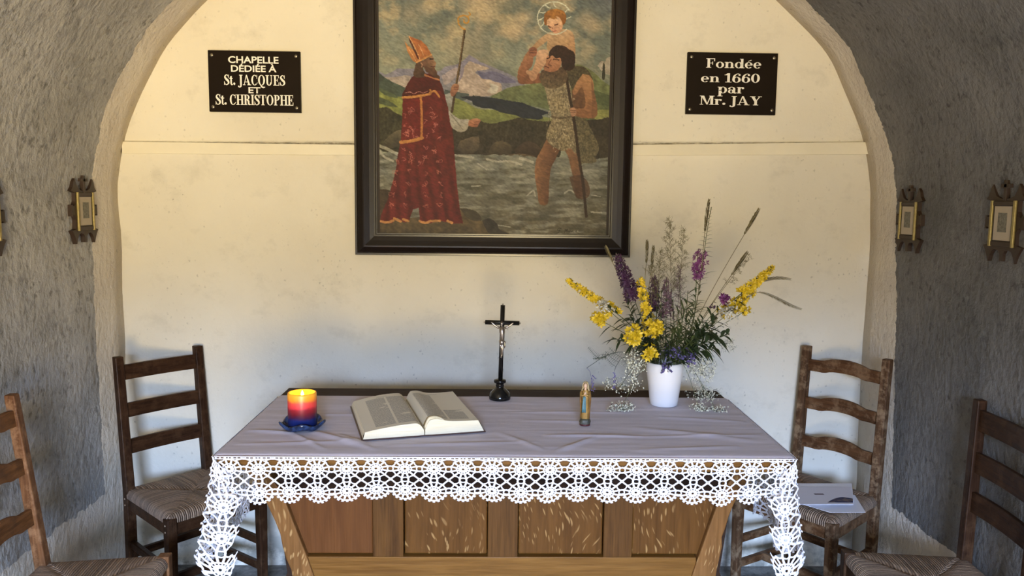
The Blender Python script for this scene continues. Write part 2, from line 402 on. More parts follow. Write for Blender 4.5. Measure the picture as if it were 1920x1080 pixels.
def shell(name, pts, ext=(False, False)):
    P = []
    for i in range(ny+1):
        Y = FRONTY + (WY-FRONTY)*i/ny
        row = []
        for x, z in pts:
            d = (float(vnoise(x*5+20, Y*5, z*5))-0.5)*0.016
            xx, zz_ = x + d*(1 if x > 0 else -1), z + d*0.5*(1 if z > 1.7 else 0)
            row.append((xx, Y, zz_))
        if ext[0]: row[0] = (row[0][0]*1.0006, Y, row[0][2]+0.0006)      # tuck the seam behind its neighbour
        if ext[1]: row[-1] = (row[-1][0]*1.0006, Y, row[-1][2]+0.0006)
        P.append(row)
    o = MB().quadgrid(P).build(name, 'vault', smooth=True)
    m = o.modifiers.new('solid', 'SOLIDIFY'); m.thickness = 0.25; m.offset = 1.0
    tag(o, kind='structure'); return o
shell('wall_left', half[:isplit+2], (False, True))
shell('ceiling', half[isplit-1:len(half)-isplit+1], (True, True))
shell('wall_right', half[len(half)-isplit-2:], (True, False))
# altar wall, gently uneven
P = []
for i in range(61):
    row = []
    for j in range(81):
        x = -1.9 + 3.8*j/80; z = -0.05 + 3.2*i/60
        row.append((x, WY + (float(vnoise(x*3, z*3, 1.5))-0.5)*0.010, z))
    P.append(row)
o = MB().quadgrid(P).build('wall_back', 'wall', smooth=True); tag(o, kind='structure')
m = o.modifiers.new('solid', 'SOLIDIFY'); m.thickness = 0.25; m.offset = -1.0
# entrance wall behind the viewer with its open doorway
w = MB(); y0, y1 = FRONTY-0.25, FRONTY
xa, xb = DOORX-DOORW/2, DOORX+DOORW/2
w.box(-1.95, y0, -0.05, xa, y1, 3.15); w.box(xb, y0, -0.05, 1.95, y1, 3.15); w.box(xa, y0, DOORH, xb, y1, 3.15)
tag(w.build('wall_front', 'wall'), kind='structure')
tag(MB().box(-1.95, FRONTY-0.25, -0.12, 1.95, WY+0.3, 0.0).build('floor', 'floor'), kind='structure')
# ledge across the altar wall
lz = [(-1.530, 1.816, 1.768), (-0.60, 1.815, 1.773), (-0.02, 1.822, 1.778), (0.575, 1.830, 1.786), (1.548, 1.854, 1.804)]
w = MB()
for (xA, tA, bA), (xB, tB, bB) in zip(lz, lz[1:]):
    w.hexa([(xA, WY-0.017, bA), (xB, WY-0.017, bB), (xB, WY+0.02, bB), (xA, WY+0.02, bA)], [(xA, WY-0.015, tA), (xB, WY-0.015, tB), (xB, WY+0.02, tB), (xA, WY+0.02, tA)])
tag(w.build('trim_1', 'ledge'), kind='structure')

# ------------------------------------------------------------------ altar table
TZ = 0.895
def altar():
    r = thing('altar_table', 'oak altar table with slanted posts and flecked panels under the lace cloth', 'table', (0.036, 2.54, 0))
    ox, oy = 0.036, 2.54
    def b(m, name, mat, **k):
        m.v = [(x-ox, y-oy, z) for x, y, z in m.v]; return m.build(name, mat, r, **k)
    b(MB().box(-0.764, 2.158, 0.846, 0.836, 2.935, 0.889), 'tabletop', 'oak_h', bevel=0.004)
    b(MB().box(-0.764, 2.815, 0.8885, 0.836, 2.935, 0.8925), 'back_board', 'top_dark', bevel=0.001)
    b(MB().box(-0.60, 2.30, 0.72, 0.67, 2.80, 0.846), 'top_frame', 'top_dark')
    Y0, Y1 = 2.25, 2.30
    D = 0.11
    # slanted, gently curved corner posts
    Lo = [(-0.725, 0.846), (-0.70, 0.80), (-0.672, 0.76), (-0.658, 0.73), (-0.647, 0.704), (-0.630, 0.664), (-0.617, 0.627), (-0.611, 0.590), (-0.600, 0.549), (-0.587, 0.518), (-0.580, 0.47), (-0.574, 0.40), (-0.575, 0.06)]
    Li = [(-0.665, 0.846), (-0.605, 0.741), (-0.538, 0.552), (-0.520, 0.495), (-0.497, 0.42), (-0.490, 0.06)]
    Ro = [(0.765, 0.846), (0.745, 0.80), (0.722, 0.76), (0.705, 0.727), (0.690, 0.685), (0.680, 0.645), (0.672, 0.620), (0.674, 0.593), (0.663, 0.530), (0.656, 0.48), (0.652, 0.40), (0.652, 0.06)]
    Ri = [(0.715, 0.846), (0.658, 0.736), (0.596, 0.530), (0.575, 0.46), (0.568, 0.06)]
    b(MB().prism(Lo[::-1]+Li, Y0-0.012, Y1+0.02), 'corner_post', 'oak_post', bevel=0.004)
    b(MB().prism(Ri[::-1]+Ro, Y0-0.012, Y1+0.02), 'corner_post', 'oak_post', bevel=0.004)
    zb = 0.556
    b(MB().prism([(-0.535, 0.43), (0.60, 0.43), (0.60, zb), (-0.545, zb)], Y0-0.004, Y1), 'bottom_rail', 'oak_h', bevel=0.002)
    b(MB().prism([(-0.60, 0.752), (0.65, 0.752), (0.70, 0.846), (-0.645, 0.846)], Y0-0.008, Y1-0.01), 'top_rail', 'top_dark', bevel=0.002)
    for x0, x1 in ((-0.350, -0.261), (-0.015, 0.073), (0.325, 0.409)):
        b(MB().box(x0, Y0-0.004, zb, x1, Y1, 0.79), 'stile', 'oak_stile', bevel=0.002)
    for i, (a0, a1, a2, a3) in enumerate(((-0.59, -0.62, -0.352, -0.352), (-0.259, -0.259, -0.017, -0.017), (0.075, 0.075, 0.323, 0.323), (0.411, 0.411, 0.66, 0.70))):
        m = MB().prism([(a0+0.01 if i == 0 else a0, zb+0.003), (a2 if i < 3 else 0.625, zb+0.003), (a3, 0.79), (a1, 0.79)], Y0+0.010, Y1-0.005)
        b(m, 'panel', 'oak_red' if i == 0 else 'oak_fleck', bevel=0.004)
    b(MB().prism([(-0.535, 0.02), (0.60, 0.02), (0.60, 0.428), (-0.535, 0.428)], Y0+0.012, Y1), 'lower_panel', 'oak_red')
    # carcass sides, back and spreading plinth
    b(MB().prism([(-0.57, 0.06), (-0.545, 0.06), (-0.63, 0.846), (-0.665, 0.846)], Y1+0.02, 2.80), 'side_panel', 'top_dark')
    b(MB().prism([(0.62, 0.06), (0.645, 0.06), (0.735, 0.846), (0.70, 0.846)], Y1+0.02, 2.80), 'side_panel', 'top_dark')
    b(MB().prism([(-0.56, 0.06), (0.635, 0.06), (0.70, 0.846), (-0.63, 0.846)], 2.78, 2.81), 'back_panel', 'top_dark')
    b(MB().prism([(-0.80, 0.0), (0.88, 0.0), (0.88, 0.05), (0.66, 0.56), (0.60, 0.56), (0.60, 0.06), (-0.53, 0.06), (-0.53, 0.56), (-0.585, 0.56), (-0.80, 0.05)], 2.36, 2.42), 'foot_board', 'top_dark')
    return r
altar()

# ------------------------------------------------------------------ altar cloth and lace
CX0, CX1, CY0, CY1 = -0.768, 0.841, 2.150, 2.812
def ridge(x, y, x0, y0, x1, y1, w, h):
    dx, dy = x1-x0, y1-y0; L2 = dx*dx+dy*dy
    t = np.clip(((x-x0)*dx+(y-y0)*dy)/L2, 0, 1)
    d = np.hypot(x-x0-t*dx, y-y0-t*dy)
    return h*np.exp(-(d/w)**2)*np.sin(np.pi*np.clip(t*0.9+0.05, 0, 1))**0.5
RIDGES = [(-0.74, 2.375, -0.60, 2.345, 0.010, 0.0035), (-0.54, 2.36, -0.34, 2.20, 0.012, 0.0045), (-0.60, 2.34, -0.48, 2.20, 0.010, 0.003), (-0.46, 2.33, -0.36, 2.235, 0.012, 0.0035),
          (-0.30, 2.235, 0.12, 2.275, 0.012, 0.002), (0.16, 2.34, 0.44, 2.33, 0.008, 0.0035), (0.44, 2.33, 0.80, 2.35, 0.010, 0.002), (0.30, 2.32, 0.18, 2.19, 0.012, 0.003),
          (0.02, 2.36, 0.14, 2.20, 0.012, 0.0025), (0.45, 2.42, 0.76, 2.30, 0.018, 0.003), (0.40, 2.20, 0.70, 2.24, 0.012, 0.002), (-0.72, 2.24, -0.40, 2.27, 0.012, 0.002),
          (-0.70, 2.55, -0.40, 2.56, 0.010, 0.002), (0.05, 2.60, 0.45, 2.61, 0.010, 0.0018), (0.10, 2.50, 0.30, 2.49, 0.010, 0.0018), (0.55, 2.55, 0.80, 2.50, 0.012, 0.002)]
def altar_cloth():
    r = thing('altar_cloth', 'lilac white cloth with a wide white crochet border spread over the altar', 'tablecloth', (0.036, 2.48, TZ))
    ox, oy, oz = 0.036, 2.48, TZ
    nx, nyy = 330, 150
    X, Y = np.meshgrid(np.linspace(CX0, CX1, nx), np.linspace(CY0, CY1, nyy))
    Z = np.zeros_like(X)
    for q in RIDGES: Z += 1.7*ridge(X, Y, *q)
    Z += (fbm(X*5, Y*26, 0.5)-0.45)*0.0048 + (fbm(X*3+9, Y*60, 2.5, 3)-0.45)*0.0014
    Z = np.clip(Z, -0.0008, None)
    edge = np.clip((Y-CY0)/0.012, 0, 1); Z = Z*np.clip((Y-CY0)/0.03, 0, 1) - 0.004*(1-edge)**2
    sx = np.minimum(np.clip((X-CX0)/0.012, 0, 1), np.clip((CX1-X)/0.012, 0, 1)); Z -= 0.004*(1-sx)**2
    Yj = Y + np.where(Y > CY1-0.002, (fbm(X*6, 0*X+3.3)-0.45)*0.012, 0)
    m = MB().quadgrid(np.stack([X-ox, Yj-oy, Z], -1).tolist())
    m.build('cloth_top', 'cloth', r, smooth=True)

    Pch = 0.0800
    def strips():
        S = []
        def arc(cx, cy, rad, a0, a1, w, n):
            S.append(([(cx+rad*math.cos(a0+(a1-a0)*i/n), cy+rad*math.sin(a0+(a1-a0)*i/n)) for i in range(n+1)], w))
        return S, arc
    def motif(cx, cy, last=False, hsc=1.0):
        S, arc = strips()
        arc(cx, cy, 0.105, 0, 2*math.pi, 0.115, 14)
        for k in range(12):
            a = 2*math.pi*(k+0.5)/12; ca, sa = math.cos(a), math.sin(a)
            S.append(([(cx+0.15*ca, cy+0.15*sa), (cx+0.21*ca, cy+0.21*sa)], 0.035))
        arc(cx, cy, 0.225, 0, 2*math.pi, 0.045, 18)
        for k in range(12):
            a = 2*math.pi*(k+0.5)/12; ca, sa = math.cos(a), math.sin(a)
            S.append(([(cx+0.22*ca, cy+0.22*sa), (cx+0.33*ca, cy+0.33*sa), (cx+0.425*ca, cy+0.425*sa)], 0.066))
        pts = []
        for k in range(48):
            a = 2*math.pi*(k+0.5)/48
            rr = 0.418 + 0.020*math.cos(12*(a-math.pi/12))
            pts.append((cx+rr*math.cos(a), cy+rr*math.sin(a)))
        S.append((pts+pts[:1], 0.042))
        for a in (0, math.pi):
            for da in (-0.26, 0.26):
                ca, sa = math.cos(a+da), math.sin(a+da)
                S.append(([(cx+0.41*ca, cy+0.41*sa), (cx+0.52*math.cos(a), cy+0.46*sa)], 0.062))
        for a in ((math.pi/2, -math.pi/2) if not last else (-math.pi/2,)):
            for da in (-0.26, 0.26):
                ca, sa = math.cos(a+da), math.sin(a+da)
                S.append(([(cx+0.41*ca, cy+0.41*sa), (cx+0.46*ca, cy+0.52*math.sin(a))], 0.062))
        if last:
            for k in range(9):
                a = math.pi*(k+0.5)/9
                S.append(([(cx+0.43*math.cos(a), cy+0.43*math.sin(a)), (cx+0.50*math.cos(a), cy+0.50*math.sin(a))], 0.085))
        return S
    def node(cx, cy, top=False, bottom=False):
        S, arc = strips()
        arc(cx, cy, 0.045, 0, 2*math.pi, 0.045, 8)
        for a in (45, 135, 225, 315):
            if top and a > 180: continue
            if bottom and a < 180: continue
            ca, sa = math.cos(math.radians(a)), math.sin(math.radians(a))
            S.append(([(cx+0.04*ca, cy+0.04*sa), (cx+0.31*ca, cy+0.31*sa)], 0.06))
        return S
    def lace(S, fn, name, vmin=-0.09, sub=1):
        m = MB()
        for pts, w in S:
            pts = [np.array(p, float) for p in pts]; n = len(pts); closed = np.hypot(*(pts[0]-pts[-1])) < 1e-6
            L, R = [], []
            for i, p in enumerate(pts):
                if closed: d = pts[(i+1) % n if i < n-1 else 1] - pts[i-1 if i > 0 else n-2]
                else: d = pts[min(i+1, n-1)]-pts[max(i-1, 0)]
                d = d/(np.hypot(*d)+1e-9); q = np.array([-d[1], d[0]])*w/2
                L.append(p+q); R.append(p-q)
            A = [[fn(a[0], max(a[1], vmin)), fn((a[0]+b[0])/2, max((a[1]+b[1])/2, vmin), 0.0008), fn(b[0], max(b[1], vmin))] for a, b in zip(L, R)]
            m.quadgrid(A)
        m.v = [(x-ox, y-oy, z-oz) for x, y, z in m.v]
        o = m.build(name, 'lace', r, smooth=True)
        d = o.modifiers.new('solid', 'SOLIDIFY'); d.thickness = 0.0020; d.offset = 0
        return o
    # front border: 20 motifs in two rows
    nc = 20; pu = (CX1-CX0)/nc; pv = pu*0.79
    def front(u, v, out=0.0):
        x = CX0 + u*pu
        k = max(0.0, v+0.1)/2.0
        y = CY0 - 0.003 - out + 0.012*k - 0.007*k*math.sin(u*1.9) - 0.004*k*math.sin(u*5.1+1)
        z = TZ - 0.004 - (v+0.11)*pv*(1+0.03*math.sin(u*0.8)) - (0.004 + 0.003*math.sin(u*0.45+1))*k
        return (x, y, z)
    S = []
    for j in range(2):
        for i in range(nc): S += motif(i+0.5, j+0.5-0.05, j == 1)
    for i in range(1, nc):
        S += node(i, 0.95)
        S.append(([(i-0.30, 0.10), (i, -0.02), (i+0.30, 0.10)], 0.05))
    S.append(([(0.02*k*nc, -0.085) for k in range(51)], 0.05))
    S.append(([(0.02*k*nc, 0.015) for k in range(51)], 0.035))
    for k in range(nc*7): S.append(([((k+0.5)/7, -0.085), ((k+0.5)/7, 0.015)], 0.035))
    lace(S, front, 'front_lace')
    # side borders, four motifs deep, turning round the front corners in a hanging fold
    def side(sgn):
        xe = CX0 if sgn < 0 else CX1
        nr = 4; n0 = 8.25; nt = n0+1.0
        L0 = CY1-CY0
        def fn(u, v, out=0.0):
            k = max(0.0, v+0.1)/nr
            drop = (v+0.10)*0.0785
            s = min(u, n0)/n0
            fold = 0.020*k*math.sin(u*2.6+0.7*sgn) + 0.010*k*math.sin(u*5.3+v*0.5)
            g = min(1.0, k/0.30)**0.8
            X = xe + sgn*(0.004 + 0.030*k + out) + sgn*fold*(1 if u < n0 else max(0, 1-(u-n0)*2))
            Y = CY1 - s*L0
            if u > n0:
                t = (u-n0)/(nt-n0)
                X -= sgn*0.090*g*t; Y -= 0.022*g*math.sin(t*math.pi*0.8) + 0.004 + out
                X += sgn*0.006*k*math.sin(t*5+1); drop *= 1.0+0.14*math.sin(math.pi*t)
            else:
                drop *= 0.94 + 0.10*s + 0.03*math.sin(u*1.3)
            return (X, Y, TZ-0.004-drop)
        S = []
        for j in range(nr):
            for i in range(9): S += motif(i+0.75, j+0.45, j == nr-1)
        for j in range(1, nr):
            for i in range(1, 9): S += node(i+0.25, j-0.05)
        S.append(([(k*0.2, -0.08) for k in range(int(nt*5))], 0.06))
        lace(S, fn, 'side_lace')
    side(-1); side(1)
altar_cloth()

# ------------------------------------------------------------------ ladder-back chairs with rush seats
def chair(loc, rz, wf, wb, d, top, lean, label, mats, slatz, wavy=0.0, peg=False, seatz=0.455, proud=-0.012, group=None):
    r = thing('ladderback_chair', label, 'chair', (loc[0], loc[1], 0), rz, group)
    mv, mh = mats; s = 0.036
    lower = 0.36
    for sg in (-1, 1):
        # back post: square, leaning back above the seat
        x = sg*wb/2; h = s/2
        sec = [(0, 0.012*lean/0.05), (seatz-0.03, 0.0), (top, lean)]
        m = MB(); P = []
        m.hexa([(x-h, d-h, 0), (x+h, d-h, 0), (x+h, d+h, 0), (x-h, d+h, 0)], [(x-h, d-h, seatz), (x+h, d-h, seatz), (x+h, d+h, seatz), (x-h, d+h, seatz)])
        k = len(m.v)
        m.v += [(x-h*0.92, d+lean-h*0.85, top), (x+h*0.92, d+lean-h*0.85, top), (x+h*0.92, d+lean+h*0.85, top), (x-h*0.92, d+lean+h*0.85, top)]
        m.f = [f for f in m.f if f != (4, 5, 6, 7)]
        for i in range(4): j = (i+1) % 4; m.f.append((4+i, 4+j, k+j, k+i))
        m.f.append((k, k+1, k+2, k+3))
        m.build('back_post', mv, r, bevel=0.004)
        xf = sg*wf/2; h2 = s/2*1.05
        m = MB(); m.hexa([(xf-h2*0.8, -h2*0.8, 0), (xf+h2*0.8, -h2*0.8, 0), (xf+h2*0.8, h2*0.8, 0), (xf-h2*0.8, h2*0.8, 0)], [(xf-h2, -h2, seatz+proud), (xf+h2, -h2, seatz+proud), (xf+h2, h2, seatz+proud), (xf-h2, h2, seatz+proud)])
        m.build('leg', mv, r, bevel=0.004)
        # side seat rail and two side stretchers
        MB().bar((xf, s/2-0.004, seatz-0.048), (x, d-s/2+0.004, seatz-0.048), 0.022, 0.058).build('seat_rail', mh, r, bevel=0.003)
        for zz in (0.13, 0.235):
            MB().bar((xf, s/2-0.006, zz), (x, d-s/2+0.006, zz), 0.020, 0.030).build('stretcher', mh, r, bevel=0.003)
        if peg:
            for pz in (seatz-0.035, seatz-0.060):
                MB().tube([(xf-sg*(-h2+0.001), 0, pz), (xf+sg*(h2+0.0012), 0, pz)][-1:]*1 + [(xf+sg*(h2-0.003), 0, pz)], 0.0032, 8).build('peg', 'peg', r)
                MB().tube([(x+sg*(s/2+0.0012), d, pz), (x+sg*(s/2-0.003), d, pz)], 0.0032, 8).build('peg', 'peg', r)
    MB().bar((-wf/2+s/2-0.006, 0, seatz-0.048), (wf/2-s/2+0.006, 0, seatz-0.048), 0.022, 0.060).build('seat_rail', mh, r, bevel=0.003)
    MB().bar((-wb/2+s/2-0.006, d, seatz-0.040), (wb/2-s/2+0.006, d, seatz-0.040), 0.022, 0.050).build('seat_rail', mh, r, bevel=0.003)
    MB().bar((-wb/2+s/2-0.006, d, 0.19), (wb/2-s/2+0.006, d, 0.19), 0.020, 0.030).build('stretcher', mh, r, bevel=0.003)
    f = 0.45
    MB().bar((-(wf*(1-f)+wb*f)/2+0.008, d*f, 0.13), ((wf*(1-f)+wb*f)/2-0.008, d*f, 0.13), 0.022, 0.032).build('stretcher', mh, r, bevel=0.003)
    # slats
    for z0, z1 in slatz:
        n = 21; F0, F1 = [], []
        for i in range(n):
            t = -1+2*i/(n-1); x = t*(wb/2-s/2+0.006)
            bow = 0.010*(1-t*t)
            wv = wavy*(0.5*(1+math.cos(math.pi*t)) - 0.45*math.exp(-((abs(t)-0.62)/0.13)**2)*0.5)
            wl = wavy*(0.62*(1+math.cos(math.pi*t))*0.5 - 0.25*math.exp(-((abs(t)-0.55)/0.13)**2))
            for z, L, ww in ((z0, F0, wl), (z1, F1, wv)):
                y = d + lean*max(0, (z-seatz)/(top-seatz)) + bow
                L.append((x, y, z+ww))
        th = 0.007
        m = MB(); A = [F0, F1]
        m.quadgrid([[(x, y-th, z) for x, y, z in F0], [(x, y-th, z) for x, y, z in F1], [(x, y+th, z) for x, y, z in F1], [(x, y+th, z) for x, y, z in F0], [(x, y-th, z) for x, y, z in F0]])
        m.build('slat', mh, r, bevel=0.002)
    # rush seat: rounded trapezoid cushion of strands with diagonal seams
    n = 44; P = []
    for i in range(n+1):
        v = -1+2*i/n; row = []
        for j in range(n+1):
            u = -1+2*j/n
            vv = math.copysign(abs(v)**0.9, v); uu = math.copysign(abs(u)**0.9, u)
            y = d/2 + vv*(d/2+0.016); wy = wf + (wb-wf)*(y/d)
            x = uu*(wy/2+0.017)
            m_ = max(abs(u), abs(v)); seam = abs(abs(u)-abs(v))
            z = seatz + 0.010*(1-m_**6) - 0.016*max(0, (m_-0.90)/0.10)**2 - 0.010*math.exp(-(seam/0.07)**2)*(0.35+0.65*(1-m_)) - 0.006*(1-m_)
            cr = min(1-abs(u), 1-abs(v))
            both = max(0, abs(u)-0.88)*max(0, abs(v)-0.88)/0.0144
            x *= 1-0.055*both; y = d/2+(y-d/2)*(1-0.075*both)
            row.append((x, y, z))
        P.append(row)
    m = MB().quadgrid(P); k = (n+1)
    ring = [(0, j) for j in range(n)] + [(i, n) for i in range(n)] + [(n, j) for j in range(n, 0, -1)] + [(i, 0) for i in range(n, 0, -1)]
    b0 = len(m.v)
    for i, j in ring:
        x, y, z = P[i][j]; m.v.append((x*0.995, d/2+(y-d/2)*0.995, seatz-0.030))
    L = len(ring)
    for q in range(L):
        a, b_ = ring[q], ring[(q+1) % L]; m.f.append((a[0]*k+a[1], b0+q, b0+(q+1) % L, b_[0]*k+b_[1]))
    m.build('rush_seat', 'rush', r, smooth=True)
    return r
R = math.radians
chair((-1.042, 2.936), R(48.75), 0.370, 0.327, 0.367, 0.975, 0.049, 'dark brown straight-slatted rush chair in the left corner behind the altar', ('chair_dark', 'chair_dark_h'), [(0.882, 0.940), (0.735, 0.790), (0.592, 0.648)], peg=True)
chair((1.114, 2.938), R(-53.5), 0.408, 0.347, 0.351, 1.000, 0.035, 'worn brown wavy-slatted rush chair with papers on its seat, right corner', ('chair_worn', 'chair_worn_h'), [(0.898, 0.945), (0.738, 0.785), (0.575, 0.622)], wavy=0.020)
chair((-1.031, 2.268), R(94.4), 0.389, 0.331, 0.3555, 0.996, 0.063, 'light orange-brown rush chair with wavy slats cut off by the left edge', ('chair_light', 'chair_light_h'), [(0.900, 0.950), (0.750, 0.800), (0.590, 0.640)], wavy=0.022, proud=0.006)
chair((1.162, 2.311), R(-93.2), 0.386, 0.334, 0.3615, 0.985, 0.012, 'dark brown straight-slatted rush chair cut off by the right edge', ('chair_dark', 'chair_dark_h'), [(0.888, 0.955), (0.752, 0.818), (0.622, 0.688)], proud=0.006)

# ------------------------------------------------------------------ candle on its saucer
def wax_mat():
    t = NT('banded_wax'); o = t.tc.outputs['Object']; x, y, z = t.sep(o)
    zz = t.math('ADD', z, t.math('MULTIPLY', t.math('SUBTRACT', t.noise(o, 60, 4), 0.5), 0.010))
    c = t.ramp(t.math('DIVIDE', zz, 0.105), (0.0, (0.008, 0.020, 0.12)), (0.24, (0.010, 0.020, 0.13)), (0.32, (0.055, 0.008, 0.045)), (0.40, (0.13, 0.007, 0.018)), (0.54, (0.30, 0.012, 0.022)), (0.62, (0.72, 0.045, 0.055)), (0.74, (0.80, 0.085, 0.06)), (0.82, (0.90, 0.34, 0.02)), (1.0, (0.95, 0.52, 0.04)))
    t.set(Base_Color=c, Roughness=0.35); t.p.inputs['Subsurface Weight'].default_value = 0.45; t.p.inputs['Subsurface Radius'].default_value = (1.0, 0.35, 0.08); t.p.inputs['Subsurface Scale'].default_value = 0.008
    return t.m
def flame_mat():
    t = NT('candle_flame'); e = t.n('ShaderNodeEmission'); e.inputs[0].default_value = (1.0, 0.72, 0.32, 1); e.inputs[1].default_value = 40.0
    t.l(e.outputs[0], t.out.inputs[0]); return t.m
MAT['wax'] = wax_mat(); MAT['flame'] = flame_mat()
def glaze_mat():
    t = NT('blue_glaze'); o = t.tc.outputs['Object']
    c = t.mix(t.ramp(t.noise(o, 60, 5, 0.6), (0.4, 0.0), (0.65, 1.0)), (0.008, 0.014, 0.035), (0.035, 0.075, 0.20))
    t.set(Base_Color=c, Roughness=0.14); return t.m
MAT['glaze'] = glaze_mat()
cx, cy = -0.586, 2.402
sz = TZ + 0.003
def wob(r, z, t, i):
    k = min(1, max(0, (r-0.040)/0.028))
    return (r*(1+0.05*k*math.cos(5*t+0.5)), z + k*0.006*math.cos(5*t+0.6)*(1 if i < 9 else 0.9))
m = MB().lathe([(0.001, 0.005), (0.030, 0.005), (0.046, 0.007), (0.056, 0.012), (0.062, 0.020), (0.066, 0.022), (0.069, 0.019), (0.067, 0.012), (0.058, 0.003), (0.044, 0.0), (0.001, 0.0)], 60, wob=wob)
d = m.build('saucer', 'glaze', smooth=True); d.location = (cx, cy, sz); tag(d, 'blue glazed wavy saucer under the lit candle', 'saucer')
cnd = thing('pillar_candle', 'lit pillar candle banded yellow, red and dark blue, on the left of the altar', 'candle', (cx, cy, sz+0.0055))
RC = 0.0435
m = MB().lathe([(0.001, 0.0), (RC-0.002, 0.0), (RC, 0.003), (RC, 0.100), (RC-0.001, 0.104), (RC-0.004, 0.105), (RC-0.007, 0.102), (RC-0.011, 0.093), (0.020, 0.087), (0.001, 0.086)], 48)
m.build('wax', 'wax', cnd, smooth=True)
MB().tube([(0, 0, 0.085), (0.0005, 0, 0.092), (0.002, 0.001, 0.098)], 0.0012, 6).build('wick', 'black_gloss', cnd)
m = MB().lathe([(0.0006, 0.0), (0.0034, 0.003), (0.0046, 0.006), (0.0038, 0.010), (0.0020, 0.014), (0.0004, 0.018)], 14); fl = m.build('flame', 'flame', cnd, smooth=True); fl.location = (0.001, 0, 0.092)
ld = bpy.data.lights.new('candle_light', 'POINT'); ld.energy = 0.75; ld.color = (1.0, 0.58, 0.20); ld.shadow_soft_size = 0.008
lo = bpy.data.objects.new('candle_light', ld); col.objects.link(lo); lo.location = (cx+0.001, cy, sz+0.0055+0.104)

# ------------------------------------------------------------------ open book
def page_mat(right):
    t = NT('printed_page_right' if right else 'printed_page_left'); uv = t.tc.outputs['UV']; u, v, _ = t.sep(uv)
    def inside(c, a, b): return t.math('MULTIPLY', t.math('GREATER_THAN', c, a), t.math('LESS_THAN', c, b))
    if not right:
        cols = [(0.20, 0.55, 0.06, 0.90), (0.59, 0.93, 0.06, 0.90)]
    else:
        cols = [(0.09, 0.45, 0.06, 0.90), (0.49, 0.86, 0.06, 0.36)]
    mask = None
    for a, b, c0, c1 in cols:
        k = t.math('MULTIPLY', inside(u, a, b), inside(v, c0, c1)); mask = k if mask is None else t.math('ADD', mask, k, clamp=True)
    ln = t.ramp(t.math('FRACT', t.math('MULTIPLY', v, 52.0)), (0.30, 0.0), (0.42, 1.0))
    wd = t.ramp(t.noise(t.map(uv, (120, 52, 1)), 1.0, 2), (0.36, 0.0), (0.44, 1.0))
    par = t.ramp(t.noise(t.map(uv, (3, 11, 1)), 1.0, 2), (0.30, 0.0), (0.36, 1.0))
    k = t.math('MULTIPLY', t.math('MULTIPLY', mask, par), t.math('MULTIPLY', ln, wd))
    hd = t.math('MULTIPLY', t.math('MULTIPLY', inside(v, 0.925, 0.938), inside(u, 0.42, 0.62)), 0.7)
    k = t.math('MULTIPLY', t.math('ADD', k, hd, clamp=True), 0.80)
    c = t.mix(k, (0.74, 0.70, 0.58), (0.12, 0.125, 0.13))
    t.set(Base_Color=c, Roughness=0.6); return t.m
MAT['pageL'] = page_mat(False); MAT['pageR'] = page_mat(True)
def edge_mat():
    t = NT('page_edges'); o = t.tc.outputs['Object']
    l = t.noise(t.map(o, (4, 4, 900)), 2.0, 2)
    t.set(Base_Color=t.mix(t.ramp(l, (0.35, 0.0), (0.65, 1.0)), (0.64, 0.57, 0.40), (0.86, 0.80, 0.62)), Roughness=0.7); return t.m
MAT['pedge'] = edge_mat()
bk = thing('open_book', 'thick book lying open with two columns of print beside the candle', 'book', (-0.204, 2.313, TZ+0.003), R(15.0))
VL = 0.392; UW = 0.186
MB().prism([(-UW, 0.0), (-0.025, 0.0), (0.0, 0.001), (0.025, 0.0), (UW, 0.0), (UW, 0.0032), (0.026, 0.0034), (0.0, 0.0045), (-0.026, 0.0034), (-UW, 0.0032)], 0.0, VL).build('cover', 'cover', bk, bevel=0.001)
